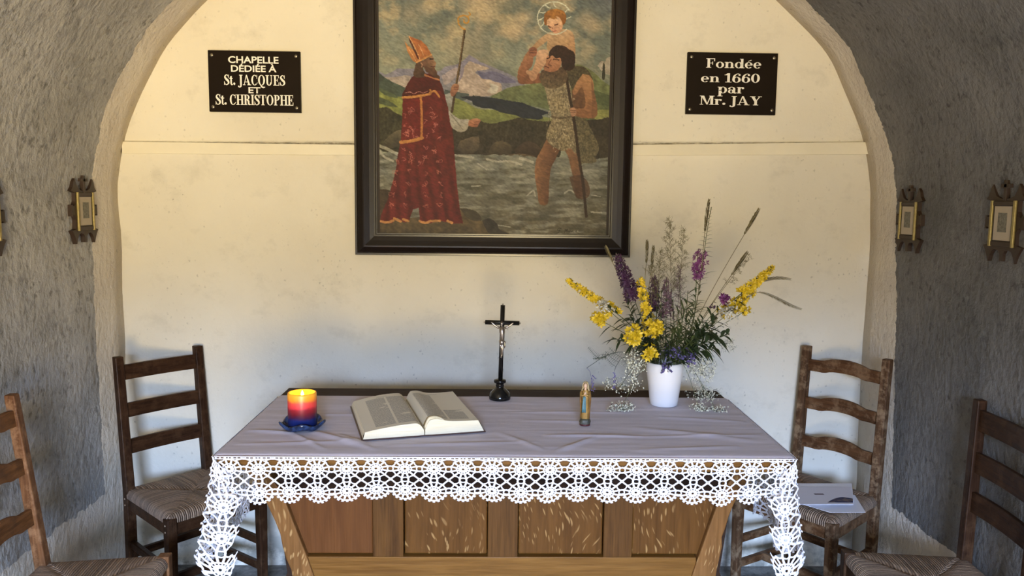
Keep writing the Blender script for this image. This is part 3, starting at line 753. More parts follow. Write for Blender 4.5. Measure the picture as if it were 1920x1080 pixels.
def block(side):
    n, mrows = 26, 20
    T = []
    for i in range(n+1):
        t = i/n
        if side < 0:   # left: gentle rise to the gutter
            uu = -(UW-0.012-0.022*0) + t*(UW-0.012-0.002); h = 0.018 + 0.020*math.sin(min(1, t/0.86)*math.pi/2) - (0.022*max(0, (t-0.86)/0.14)**2)
            base = -(UW-0.005)+t*(UW-0.006)
        else:
            uu = 0.002 + t*(UW-0.024); h = 0.018 + 0.026*math.sin(min(1, t/0.10)*math.pi/2) + 0.006*math.exp(-((t-0.22)/0.14)**2) - 0.010*t - 0.004*math.sin(t*math.pi)
            base = 0.001 + t*(UW-0.006)
        T.append((uu, base, h))
    top, uvs = [], []
    for j in range(mrows+1):
        v = j/mrows
        inset = 0.004
        row = []
        for (uu, base, h) in T:
            # the fore-edge side fans outwards at the front and back edges
            row.append((uu, inset+0.010*(abs(uu)/UW if side < 0 else 0.4*abs(uu)/UW) + v*(VL-2*inset-0.012), 0.0035+h + 0.0015*math.sin(v*3+uu*20)))
        top.append(row)
    m = MB().quadgrid(top)
    o = m.build('left_page' if side < 0 else 'right_page', 'pageL' if side < 0 else 'pageR', bk, smooth=True)
    uvl = o.data.uv_layers.new(name='UVMap')
    for p in o.data.polygons:
        for li in p.loop_indices:
            vi = o.data.loops[li].vertex_index; j, i = divmod(vi, n+1); uvl.data[li].uv = (i/n, j/mrows)
    # leaf block beneath
    m = MB(); low = 0.0036
    F0 = [top[0][i] for i in range(n+1)]; B0 = [top[-1][i] for i in range(n+1)]
    for e, yb in ((F0, 0.003), (B0, VL-0.003)):
        m.quadgrid([[(x, y, z-0.0004) for x, y, z in e], [(T[i][1], yb, low) for i in range(n+1)]])
    e = [top[j][0 if side < 0 else n] for j in range(mrows+1)]; bx = T[0][1] if side < 0 else T[n][1]
    m.quadgrid([[(x, y, z-0.0004) for x, y, z in e], [((x+bx)/2+(0.004 if side > 0 else -0.002), y, (z+low)/2) for x, y, z in e], [(bx, 0.003+(VL-0.006)*j/mrows, low) for j in range(mrows+1)]])
    g = [top[j][n if side < 0 else 0] for j in range(mrows+1)]
    m.quadgrid([[(x, y, z-0.0004) for x, y, z in g], [(0.0, 0.003+(VL-0.006)*j/mrows, low+0.001) for j in range(mrows+1)]])
    m.build('leaf_block', 'pedge', bk)
    if side > 0:   # two loose leaves curling up at the front
        for q in range(3):
            A = []
            for j in (0, 1):
                A.append([(T[i][0], 0.004 + j*0.03 + 0.0035*q, 0.0035+T[i][2]+0.0012+0.0022*(q+1)*math.sin(min(1, i/9)*math.pi)*(1-j*0.9)) for i in range(0, 14)])
            m = MB().quadgrid(A); m.build('loose_leaf', 'pedge', bk, smooth=True, solid=0.0004)
block(-1); block(1)

# ------------------------------------------------------------------ standing crucifix
crx, cry = 0.020, 2.775
cz = TZ + 0.0015
cru = thing('standing_crucifix', 'black standing crucifix with a silver figure, in the middle of the altar', 'crucifix', (crx, cry, cz))
MB().lathe([(0.001, 0), (0.0375, 0), (0.0385, 0.004), (0.0375, 0.013), (0.0355, 0.017), (0.0345, 0.022), (0.027, 0.031), (0.018, 0.038), (0.014, 0.043), (0.0135, 0.047), (0.0155, 0.050), (0.0135, 0.053), (0.0145, 0.056), (0.0205, 0.060), (0.0222, 0.065), (0.0205, 0.069), (0.014, 0.071), (0.001, 0.072)], 40).build('base', 'black_gloss', cru, smooth=True)
tilt = 0.022
def cp(x, z, y=0.0): return (x*1.0 + tilt*z, y, z - tilt*x)
hz = 0.335; bz = 0.273
def beam(p, q, w, dpt):
    return MB().bar(p, q, dpt, w, upv=Vector((0, 1, 0)))
m = MB().tube([cp(0, 0.066), cp(0, hz)], 0.0080, 16); m.build('upright', 'black_gloss', cru, smooth=True)
m = MB().tube([cp(-0.060, bz), cp(0.060, bz)], 0.0080, 16); m.build('cross_beam', 'black_gloss', cru, smooth=True)
for x, z in ((-0.0625, bz), (0.0625, bz), (0, hz+0.003)): MB().ball(cp(x, z), 0.0032, 8, 6).build('finial', 'pewter', cru, smooth=True)
# silver figure: one continuous skinned body
def fig(pts_list, name, mat, parent):
    m = MB()
    for pts, rr in pts_list: m.tube(pts, rr, 8)
    return m.build(name, mat, parent, smooth=True)
yb = -0.0085
C = lambda x, z, y=0: cp(x, z, yb+y)
parts = [([C(0, 0.203, 0.001), C(0.001, 0.212), C(0.002, 0.222, -0.003), C(0.001, 0.234, -0.004), C(0.0, 0.246, -0.003), C(0, 0.256, 0), C(0, 0.262, 0.001)], [0.0055, 0.0085, 0.0078, 0.0088, 0.0105, 0.0085, 0.003]),
         ([C(-0.007, 0.2545), C(-0.018, 0.259), C(-0.027, 0.265), C(-0.036, 0.273), C(-0.0395, 0.274)], [0.0042, 0.0036, 0.0029, 0.0024, 0.0020]),
         ([C(0.007, 0.2545), C(0.018, 0.259), C(0.027, 0.265), C(0.036, 0.273), C(0.0395, 0.274)], [0.0042, 0.0036, 0.0029, 0.0024, 0.0020]),
         ([C(-0.003, 0.210), C(-0.0025, 0.196, -0.004), C(0.001, 0.184, -0.007), C(0.001, 0.170, -0.003), C(0.0, 0.158, -0.001), C(-0.0005, 0.150, -0.004)], [0.0060, 0.0056, 0.0046, 0.0042, 0.0030, 0.0028]),
         ([C(0.004, 0.210), C(0.005, 0.196, -0.004), C(0.004, 0.184, -0.0075), C(0.003, 0.170, -0.004), C(0.0015, 0.158, -0.003), C(0.001, 0.150, -0.006)], [0.0060, 0.0056, 0.0046, 0.0040, 0.0030, 0.0026]),
         ([C(0, 0.258, -0.001), C(-0.001, 0.268, -0.003)], [0.0036, 0.0036])]
fig(parts, 'figure', 'pewter', cru)
m = MB().ball(C(-0.0015, 0.2715, -0.004), (0.0055, 0.006, 0.0075), 12, 10); m.ball(C(-0.0025, 0.2655, -0.009), (0.0030, 0.0025, 0.0045)); m.build('head', 'pewter', cru, smooth=True)
m = MB().tube([C(0, 0.214, -0.001), C(0.0005, 0.206, -0.002), C(0.002, 0.197, -0.003)], [0.0094, 0.0100, 0.0092], 10); m.tube([C(0.008, 0.209), C(0.0115, 0.205), C(0.0112, 0.190), C(0.010, 0.184)], [0.003, 0.0035, 0.0028, 0.0015], 6)
m.build('loincloth', 'pewter', cru, smooth=True)

# ------------------------------------------------------------------ statuette
MAT['st_gold'] = plain('worn_gold_paint', (0.42, 0.25, 0.065), 0.4, 0.15, var=0.45, scale=130)
MAT['st_cream'] = plain('cream_gold_paint', (0.60, 0.46, 0.24), 0.5, var=0.3, scale=140)
MAT['st_mantle'] = plain('brown_gold_paint', (0.30, 0.155, 0.045), 0.45, var=0.55, scale=120)
MAT['st_skin'] = plain('painted_skin', (0.70, 0.46, 0.31), 0.5)
MAT['st_blue'] = plain('faded_blue_paint', (0.085, 0.22, 0.27), 0.5, var=0.3, scale=120)
MAT['st_rock'] = plain('mottled_green_rock', (0.10, 0.10, 0.07), 0.5, var=0.7, scale=120)
MAT['st_red'] = plain('dark_red_paint', (0.09, 0.018, 0.018), 0.45)
st = thing('madonna_statuette', 'small gold painted statuette of a praying veiled woman with blue sash', 'statuette', (0.286, 2.450, TZ+0.0015), R(-12))
def ell(prof, n=28, fold=0.0, nf=9):
    # prof: (z, rx, ry, cx, cy, foldamount)
    P = []
    for z, rx, ry, cx_, cy_, fa in prof:
        row = []
        for j in range(n+1):
            t = 2*math.pi*j/n; k = 1+fa*math.sin(nf*t)
            row.append((cx_+rx*k*math.cos(t), cy_+ry*k*math.sin(t), z))
        P.append(row)
    return MB().quadgrid(P)
m = ell([(0, 0.0005, 0.0005, 0, 0, 0), (0, 0.0165, 0.0145, 0, 0, 0), (0.004, 0.0170, 0.0150, 0, 0, 0.02), (0.0055, 0.0160, 0.014, 0, 0, 0.03)]); m.build('plinth', 'st_red', st, smooth=True)
m = ell([(0.0055, 0.0165, 0.0145, 0, 0, 0.05), (0.011, 0.0172, 0.0150, 0, 0, 0.09), (0.016, 0.0160, 0.0140, 0.0005, 0, 0.10), (0.021, 0.0135, 0.012, 0.001, 0, 0.08), (0.022, 0.001, 0.001, 0, 0, 0)], 30, nf=5); m.build('rock', 'st_rock', st, smooth=True)
m = ell([(0.018, 0.0115, 0.0100, 0, 0.001, 0.05), (0.030, 0.0120, 0.0100, 0, 0.001, 0.06), (0.050, 0.0122, 0.0098, 0, 0.001, 0.05), (0.072, 0.0118, 0.0092, 0, 0.001, 0.03), (0.086, 0.0112, 0.0088, 0, 0, 0.01), (0.100, 0.0118, 0.0085, 0, 0.001, 0), (0.110, 0.0095, 0.0072, 0, 0.001, 0), (0.115, 0.004, 0.004, 0, 0.001, 0)], 44, nf=12)
m.build('robe', 'st_gold', st, smooth=True)
# mantle falls from the head down both sides, open at the front
P = []
for z, rx, ry, op in ((0.1385, 0.0035, 0.0042, 0.3), (0.1365, 0.0068, 0.0070, 0.9), (0.131, 0.0084, 0.0082, 1.15), (0.124, 0.0090, 0.0086, 1.2), (0.117, 0.0098, 0.0088, 1.1), (0.111, 0.0132, 0.0102, 0.85), (0.105, 0.0152, 0.0112, 0.75), (0.096, 0.0164, 0.0116, 0.8), (0.080, 0.0166, 0.0116, 0.9), (0.060, 0.0152, 0.0114, 1.0), (0.040, 0.0142, 0.0114, 1.1), (0.022, 0.0136, 0.0112, 1.15)):
    P.append([(rx*math.sin(a)*(1+0.05*math.sin(9*a)), 0.001+ry*math.cos(a)*(1+0.05*math.sin(9*a)), z) for a in np.linspace(-(math.pi-op), math.pi-op, 40)])
MB().quadgrid(P[:6]).build('veil', 'st_cream', st, smooth=True, solid=0.0018)
MB().quadgrid(P[5:]).build('mantle', 'st_mantle', st, smooth=True, solid=0.0020)
m = MB().ball((0, -0.0032, 0.1265), (0.0058, 0.0060, 0.0080), 14, 12); m.ball((0, -0.0092, 0.1255), (0.0010, 0.0012, 0.0017)); m.tube([(0, -0.0015, 0.112), (0, -0.002, 0.122)], [0.0040, 0.0034], 8); m.build('head', 'st_skin', st, smooth=True)
for s_ in (-1, 1):
    MB().tube([(s_*0.0135, -0.002, 0.107), (s_*0.0130, -0.0080, 0.097), (s_*0.0070, -0.0118, 0.0975), (s_*0.0012, -0.0138, 0.1010)], [0.0038, 0.0042, 0.0036, 0.0022], 8).build('sleeve', 'st_gold', st, smooth=True)
    MB().tube([(s_*0.0014, -0.0130, 0.0985), (s_*0.0010, -0.0142, 0.1040), (s_*0.0005, -0.0136, 0.1090)], [0.0018, 0.0017, 0.0007], 6).build('hand', 'st_skin', st, smooth=True)
P = [[(x0, -0.0108-0.0012*math.sin(k*2), z) for k, x0 in enumerate(np.linspace(-w_-0.002, w_*0.5, 6))] for z, w_ in ((0.094, 0.0026), (0.085, 0.0040), (0.070, 0.0056), (0.055, 0.0066), (0.043, 0.0074))]
MB().quadgrid(P).build('sash', 'st_blue', st, smooth=True, solid=0.0022)

# ------------------------------------------------------------------ vase
vx, vy = 0.590, 2.712
vz = TZ + 0.0015
va = MB().lathe([(0.001, 0.0), (0.044, 0.0), (0.0475, 0.003), (0.0500, 0.020), (0.0560, 0.070), (0.0615, 0.108), (0.0630, 0.124), (0.0622, 0.138), (0.0590, 0.148), (0.0565, 0.151), (0.0545, 0.149), (0.0575, 0.140), (0.0595, 0.126), (0.0580, 0.110), (0.0530, 0.070), (0.0470, 0.022), (0.0450, 0.006), (0.001, 0.005)], 56).build('white_vase', 'porcelain', smooth=True)
va.location = (vx, vy, vz); tag(va, 'plain white tapering vase holding the wildflowers', 'vase')

# ------------------------------------------------------------------ papers on the right-hand chair
SZ = 0.470
def quad_on(pts, z0, z1):
    A = [az(px, py, z0) for px, py in pts]
    return MB().hexa([(p.x, p.y, z0) for p in A], [(p.x, p.y, z1) for p in A])
pp = quad_on([(1623, 961), (1556, 961), (1478, 938), (1500, 915), (1603, 929)][::1], SZ, SZ+0.0012)
o = pp.build('loose_sheet', 'sheet'); tag(o, 'white sheet lying under the booklet on the right-hand chair', 'paper')
def booklet_mat():
    t = NT('booklet_cover'); o = t.tc.outputs['Generated']; u, v, _ = t.sep(o)
    arch = t.math('SUBTRACT', t.math('SUBTRACT', 0.40, t.math('MULTIPLY', t.math('POWER', t.math('ABSOLUTE', t.math('SUBTRACT', u, 0.72)), 1.6), 2.6)), v)
    k = t.math('MULTIPLY', t.math('GREATER_THAN', arch, 0.0), t.math('GREATER_THAN', v, 0.10))
    k = t.math('MULTIPLY', k, t.math('LESS_THAN', u, 0.955))
    img = t.mix(t.ramp(t.noise(t.map(o, (4, 3, 3)), 2, 3), (0.45, 0.0), (0.6, 1.0)), (0.015, 0.022, 0.075), (0.16, 0.12, 0.10))
    c = t.mix(k, (0.62, 0.60, 0.64), img)
    k2 = t.math('MULTIPLY', t.math('LESS_THAN', t.math('ABSOLUTE', t.math('SUBTRACT', u, 0.47)), 0.06), t.math('LESS_THAN', t.math('ABSOLUTE', t.math('SUBTRACT', v, 0.56)), 0.035))
    c = t.mix(k2, c, (0.10, 0.06, 0.07))
    t.set(Base_Color=c, Roughness=0.6); t.p.inputs['Specular IOR Level'].default_value = 0.15; return t.m
bo = thing('booklet', 'white booklet with a dark mountain picture on its cover, on the right-hand chair', 'booklet', (0, 0, 0))
BP = [(1600, 946), (1484, 946), (1492, 913), (1597, 913)]
z0 = SZ+0.0013
quad_on(BP, z0, z0+0.015).build('page_block', 'sheet', bo, bevel=0.001)
quad_on(BP, z0+0.0152, z0+0.0162).build('cover', booklet_mat(), bo)
ctr = sum((az(*p, z0) for p in BP), Vector())/4
for ch in bo.children: ch.location = (-ctr.x, -ctr.y, -z0)
bo.location = (ctr.x, ctr.y, z0)

# ------------------------------------------------------------------ lettering
def stroke(pts, ws, k=8):
    pts3 = spline([(p[0], p[1]) for p in pts], k); n = len(pts)
    out_l, out_r = [], []
    for i, p in enumerate(pts3):
        t = i/(len(pts3)-1)*(n-1); a = int(min(t, n-2)); w = ws[a]+(ws[a+1]-ws[a])*(t-a)
        q = pts3[min(i+1, len(pts3)-1)]; o_ = pts3[max(i-1, 0)]
        dx, dy = q[0]-o_[0], q[1]-o_[1]; L = math.hypot(dx, dy) or 1
        out_l.append((p[0]-dy/L*w/2, p[1]+dx/L*w/2)); out_r.append((p[0]+dy/L*w/2, p[1]-dx/L*w/2))
    return [[out_l[i], out_l[i+1], out_r[i+1], out_r[i]] for i in range(len(out_l)-1)]
def rect(a, b, c, d): return [[(a, b), (c, b), (c, d), (a, d)]]
def ring(cx, cy, rx, ry, tx, ty, a0=0, a1=360, n=28):
    r = []
    for i in range(n):
        p, q = math.radians(a0+(a1-a0)*i/n), math.radians(a0+(a1-a0)*(i+1)/n)
        f = lambda t, X, Y: (cx+X*math.cos(t), cy+Y*math.sin(t))
        r.append([f(p, rx, ry), f(q, rx, ry), f(q, rx-tx, ry-ty), f(p, rx-tx, ry-ty)])
    return r
S_, H_ = 0.21, 0.065
def stem(x, y0=0.0, y1=1.0, top=True, bot=True, o=0.10, w=S_):
    r = rect(x, y0, x+w, y1)
    if bot: r += rect(x-o, y0, x+w+o, y0+H_)
    if top: r += rect(x-o, y1-H_, x+w+o, y1)
    return r
def G(c):
    if c == ' ': return [], 0.36
    if c == '.': return ring(0.13, 0.12, 0.12, 0.12, 0.12, 0.12), 0.27
    if c == 'S': return stroke([(0.56, 0.76), (0.44, 0.95), (0.26, 0.955), (0.13, 0.77), (0.30, 0.55), (0.50, 0.40), (0.56, 0.20), (0.38, 0.035), (0.20, 0.05), (0.06, 0.26)], [0.05, 0.07, 0.09, 0.19, 0.23, 0.23, 0.19, 0.08, 0.07, 0.05])+rect(0.535, 0.66, 0.60, 1.0)+rect(0.02, 0.0, 0.085, 0.34), 0.66
    if c == 't': return rect(0.12, 0.10, 0.30, 0.86)+rect(0.0, 0.60, 0.42, 0.67)+stroke([(0.21, 0.14), (0.27, 0.03), (0.36, 0.03), (0.43, 0.12)], [0.18, 0.11, 0.07, 0.04])+[[(0.0, 0.64), (0.30, 0.90), (0.30, 0.64)]], 0.46
    if c == 'J': return stem(0.20, 0.05, 1.0, True, False)+stroke([(0.305, 0.12), (0.28, -0.10), (0.14, -0.20), (0.0, -0.16)], [0.21, 0.18, 0.09, 0.06])+ring(0.02, -0.12, 0.075, 0.075, 0.075, 0.075), 0.55
    if c == 'A': return [[(0.38, 1.0), (0.50, 1.0), (0.88, 0.0), (0.64, 0.0)], [(0.38, 1.0), (0.44, 0.86), (0.17, 0.0), (0.10, 0.0)]]+rect(0.22, 0.28, 0.66, 0.345)+rect(0.0, 0.0, 0.30, H_)+rect(0.54, 0.0, 0.98, H_), 1.0
    if c == 'C': return ring(0.42, 0.5, 0.40, 0.51, 0.21, 0.055, 48, 312)+rect(0.66, 0.64, 0.73, 1.0)+stroke([(0.68, 0.15), (0.76, 0.28)], [0.06, 0.05], 4), 0.82
    if c == 'Q': return ring(0.44, 0.5, 0.42, 0.51, 0.21, 0.055)+stroke([(0.30, 0.04), (0.44, -0.12), (0.66, -0.20), (0.86, -0.16)], [0.07, 0.16, 0.14, 0.07]), 0.93
    if c == 'O': return ring(0.44, 0.5, 0.42, 0.51, 0.21, 0.055), 0.92
    if c == 'U': return stem(0.10, 0.28, 1.0, True, False)+stem(0.66, 0.28, 1.0, True, False, w=0.075)+ring(0.42, 0.30, 0.32, 0.32, 0.20, 0.08, 180, 360), 0.94
    if c == 'E': return stem(0.10)+rect(0.10, 0.0, 0.68, H_)+rect(0.10, 1-H_, 0.66, 1.0)+rect(0.30, 0.48, 0.52, 0.54)+rect(0.47, 0.36, 0.53, 0.66)+rect(0.61, 0.72, 0.67, 1.0)+rect(0.64, 0.0, 0.70, 0.30), 0.78
    if c == 'F': return stem(0.10)+rect(0.10, 1-H_, 0.70, 1.0)+rect(0.30, 0.47, 0.54, 0.53)+rect(0.49, 0.33, 0.55, 0.66)+rect(0.64, 0.70, 0.71, 1.0), 0.78
    if c == 'H': return stem(0.10)+stem(0.62)+rect(0.30, 0.47, 0.64, 0.535), 0.94
    if c == 'R': return stem(0.10)+ring(0.34, 0.745, 0.36, 0.255, 0.20, 0.06, -92, 92)+rect(0.28, 0.94, 0.36, 1.0)+rect(0.28, 0.49, 0.40, 0.55)+stroke([(0.40, 0.50), (0.56, 0.36), (0.60, 0.10), (0.84, 0.04)], [0.16, 0.22, 0.20, 0.06]), 0.86
    if c == 'I': return stem(0.10), 0.42
    if c == 'T': return stem(0.30, top=False)+rect(0.0, 1-H_, 0.81, 1.0)+rect(0.0, 0.68, 0.06, 1.0)+rect(0.75, 0.68, 0.81, 1.0), 0.84
    if c == 'P': return stem(0.10)+ring(0.34, 0.73, 0.37, 0.27, 0.21, 0.06, -92, 92)+rect(0.28, 0.94, 0.36, 1.0)+rect(0.28, 0.46, 0.36, 0.52), 0.76
    if c == 'M': return stem(0.12, w=0.07)+[[(0.10, 1.0), (0.36, 1.0), (0.66, 0.02), (0.56, 0.02)], [(0.56, 0.02), (0.64, 0.02), (0.92, 1.0), (0.84, 1.0)]]+stem(0.86), 1.18
    if c == 'Y': return rect(0.36, 0.0, 0.57, 0.46)+rect(0.26, 0.0, 0.67, H_)+[[(0.08, 1.0), (0.33, 1.0), (0.57, 0.46), (0.36, 0.40)], [(0.44, 0.46), (0.53, 0.44), (0.83, 1.0), (0.75, 1.0)]]+rect(0.0, 1-H_, 0.44, 1.0)+rect(0.64, 1-H_, 0.95, 1.0), 0.95
    X = 0.64
    if c == 'o': return ring(0.34, X/2, 0.33, X/2+0.015, 0.19, 0.05), 0.72
    if c in 'eé':
        r = ring(0.33, X/2, 0.32, X/2+0.015, 0.19, 0.05, 10, 318)+rect(0.16, X/2-0.02, 0.63, X/2+0.05)+ring(0.36, X/2, 0.29, X/2, 0.15, 0.05, 5, 70)
        if c == 'é': r += [[(0.24, 0.76), (0.52, 0.90), (0.55, 0.84), (0.27, 0.72)]]
        return r, 0.70
    if c == 'n': return stem(0.08, 0, X, False, True, 0.07)+rect(0.0, X-0.06, 0.20, X)+stroke([(0.24, 0.46), (0.36, 0.60), (0.50, 0.60), (0.60, 0.44), (0.60, 0.0)], [0.05, 0.06, 0.09, 0.2, 0.2])+rect(0.42, 0.0, 0.78, H_), 0.82
    if c == 'd': return ring(0.33, X/2, 0.32, X/2+0.015, 0.19, 0.05)+rect(0.50, 0.0, 0.70, 1.0)+rect(0.42, 0.94, 0.60, 1.0)+rect(0.60, 0.0, 0.80, H_), 0.82
    if c == '1': return stem(0.22, 0, 1.0, False, True, 0.14)+[[(0.0, 0.80), (0.22, 0.86), (0.43, 1.02), (0.24, 1.02)]]+rect(0.0, 0.80, 0.24, 0.86), 0.60
    if c == '6': return ring(0.36, 0.31, 0.34, 0.33, 0.20, 0.05)+stroke([(0.64, 0.90), (0.42, 0.97), (0.18, 0.72), (0.115, 0.34)], [0.07, 0.06, 0.16, 0.2])+ring(0.59, 0.84, 0.09, 0.09, 0.09, 0.09), 0.75
    if c == '0': return ring(0.37, 0.5, 0.35, 0.51, 0.205, 0.05), 0.77
    if c == 'p': return ring(0.42, X/2, 0.32, X/2+0.015, 0.19, 0.05)+rect(0.08, -0.32, 0.28, X)+rect(0.0, -0.32, 0.40, -0.26)+rect(0.0, X-0.06, 0.2, X), 0.80
    if c == 'a': return stroke([(0.10, 0.50), (0.22, 0.61), (0.40, 0.60), (0.50, 0.46), (0.50, 0.12), (0.62, 0.03), (0.70, 0.08)], [0.09, 0.06, 0.07, 0.19, 0.19, 0.09, 0.04])+ring(0.12, 0.47, 0.09, 0.09, 0.09, 0.09)+ring(0.27, 0.18, 0.25, 0.19, 0.17, 0.045), 0.72
    if c == 'r': return stem(0.08, 0, X, False, True, 0.07)+rect(0.0, X-0.06, 0.2, X)+stroke([(0.24, 0.42), (0.34, 0.58), (0.46, 0.60)], [0.05, 0.07, 0.07])+ring(0.48, 0.53, 0.10, 0.10, 0.10, 0.10), 0.62
    return [], 0.4
def serif_line(text, x0, x1, zb, cap, yf, parent, ox, oz):
    polys, pen = [], 0.0
    for c in text:
        g, a = G(c); polys += [[(p[0]+pen, p[1]) for p in q] for q in g]; pen += a
    xs = [p[0] for q in polys for p in q]; a, b = min(xs), max(xs)
    m = MB()
    for i, q in enumerate(polys):
        ar = sum(q[k][0]*q[(k+1) % len(q)][1]-q[(k+1) % len(q)][0]*q[k][1] for k in range(len(q)))
        if ar < 0: q = q[::-1]
        k = len(m.v); m.v += [(x0+(p[0]-a)/(b-a)*(x1-x0)-ox, yf-0.00002*(i % 7), zb+p[1]*cap-oz) for p in q]; m.f.append(tuple(range(k, k+len(q))))
    return m.build('lettering', 'letter', parent)
def sans_line(text, x0, x1, zb, cap, yf, parent, ox, oz, bold=0.022):
    cu = bpy.data.curves.new('lettering', 'FONT'); cu.body = text; cu.offset = bold; cu.resolution_u = 4
    o = bpy.data.objects.new('lettering', cu); col.objects.link(o)
    bpy.context.view_layer.update()
    me = bpy.data.meshes.new_from_object(o.evaluated_get(bpy.context.evaluated_depsgraph_get()))
    bpy.data.objects.remove(o); n = len(me.vertices)
    co = np.empty(n*3); me.vertices.foreach_get('co', co); co = co.reshape(-1, 3)
    a, b = co[:, 0].min(), co[:, 0].max(); H = 0.70
    out = np.stack([x0+(co[:, 0]-a)/(b-a)*(x1-x0)-ox, np.full(n, yf), zb+co[:, 1]/H*cap-oz], 1)
    me.vertices.foreach_set('co', out.ravel()); me.update()
    q = bpy.data.objects.new('lettering', me); col.objects.link(q); q.parent = parent; me.materials.clear(); me.materials.append(MAT['letter']); return q
def sign(name, label, x0, x1, z0, z1, lines, zoom):
    Y = WY-0.008
    ox, oz = (x0+x1)/2, (z0+z1)/2
    r = thing(name, label, 'sign', (ox, Y, oz))
    MB().box(x0-ox, -0.006, z0-oz, x1-ox, 0.012, z1-oz).build('plate', 'sign', r, bevel=0.0015)
    gx0, gx1, gy0, gy1 = zoom
    fx = lambda px: x0+(px-gx0)/(gx1-gx0)*(x1-x0)
    fz = lambda py: z1-(py-gy0)/(gy1-gy0)*(z1-z0)
    for kind, txt, a, b, t, bt in lines:
        fn = serif_line if kind == 's' else sans_line
        fn(txt, fx(a), fx(b), fz(bt), fz(t)-fz(bt), -0.0072, r, ox, oz)
    for sx in (x0+0.016, x1-0.016):
        for s_z in (z0+0.019, z1-0.019):
            m = MB().lathe([(0.0005, 0.0035), (0.0045, 0.003), (0.0068, 0.0015), (0.0072, 0.0)], 16)
            m.v = [(x, -z-0.006, y) for x, y, z in m.v]; m.f = [f[::-1] for f in m.f]
            o = m.build('screw', 'screw', r, smooth=True); o.location = (sx-ox, 0, s_z-oz)
    return r
sign('dedication_sign', 'dark brown plaque starting CHAPELLE DÉDIÉE À, left of the painting', -1.172, -0.801, 1.9415, 2.1855,
     [('n', 'CHAPELLE', 425, 1203, 146, 248), ('n', 'DÉDIÉE À', 466, 1168, 285, 382), ('s', 'St. JACQUES', 355, 1300, 432, 592), ('n', 'ET', 728, 915, 622, 715), ('s', 'St. CHRISTOPHE', 216, 1420, 740, 902)], (112, 1532, 56, 1012))
sign('founding_sign', 'dark brown plaque reading Fondée en 1660 par Mr. JAY, right of the painting', 0.780, 1.1525, 1.9585, 2.2075,
     [('s', 'Fondée', 422, 1275, 181, 324), ('s', 'en 1660', 350, 1262, 408, 545), ('s', 'par', 615, 1025, 560, 713), ('s', 'Mr. JAY', 343, 1308, 756, 894)], (135, 1532, 88, 1042))

# ------------------------------------------------------------------ small carved devotional frames on the side walls
def station(label, side, y, z, sc_=1.0):
    xw = (-1.553 if side < 0 else 1.578)
    r = thing('carved_wall_frame', label, 'picture frame', (xw, y, z), R(90) if side < 0 else R(-90), 'carved devotional frames on the side walls')
    # local: x along the wall, -y into the room, z up
    half = [(0.0, 0.072), (0.022, 0.074), (0.044, 0.082), (0.056, 0.100), (0.064, 0.118), (0.074, 0.106), (0.080, 0.086), (0.094, 0.072), (0.066, 0.066), (0.064, 0.034), (0.072, 0.018), (0.084, 0.015), (0.084, 0.021), (0.093, 0.021), (0.093, -0.021), (0.084, -0.021), (0.084, -0.015), (0.072, -0.018), (0.064, -0.034), (0.066, -0.068), (0.095, -0.074), (0.084, -0.088), (0.074, -0.104), (0.066, -0.124), (0.058, -0.104), (0.048, -0.090), (0.034, -0.084), (0.016, -0.088), (0.009, -0.098), (0.0085, -0.120), (0.0, -0.120)]
    A = half + [(-x, zz) for x, zz in half[::-1][1:-1]]
    # fill as strips between mirrored outline points
    m = MB()
    def slab(P, y0, y1):
        n = len(P); k = len(m.v)
        for q in P: m.v.append((q[0], y0, q[1]))
        for q in P: m.v.append((q[0], y1, q[1]))
        m.f.append(tuple(k+i for i in range(n))); m.f.append(tuple(k+n+i for i in range(n))[::-1])
        for i in range(n): j = (i+1) % n; m.f.append((k+i, k+n+i, k+n+j, k+j))
    slab(A[::-1], -0.006, 0.012)
    m.build('carved_board', 'carved', r)
    m = MB().box(-0.007, -0.009, 0.06, 0.007, 0.006, 0.130); m.box(-0.022, -0.009, 0.107, 0.022, 0.006, 0.119); m.build('cross', 'carved', r, bevel=0.001)
    for sx in (-1, 1):
        MB().box(sx*0.056-0.0055, -0.0135, -0.076, sx*0.056+0.0055, -0.006, 0.068).build('gilt_bar', 'gold', r, bevel=0.002)
    for zz in (-0.066, 0.059): MB().box(-0.051, -0.0115, zz-0.007, 0.051, -0.006, zz+0.007).build('cross_bar', 'carved', r, bevel=0.002)
    MB().box(-0.051, -0.0075, -0.06, 0.051, -0.005, 0.053).build('recess', 'recess', r)
    o = MB().box(-0.042, -0.0095, -0.056, 0.042, -0.0075, 0.050).build('print_sheet', 'paper', r)
    MB().box(-0.022, -0.0102, -0.030, 0.022, -0.0095, 0.030).build('printed_image', 'print', o)
    return r
station('small carved wooden frame on the left grey wall, nearest the altar wall', -1, 3.058, 1.540)
station('small carved wooden frame cut off by the left edge of the view', -1, 2.470, 1.528)
station('small carved wooden frame on the right grey wall, nearest the altar wall', 1, 3.030, 1.540)
station('small carved wooden frame on the right grey wall, second from the altar wall', 1, 2.455, 1.546)

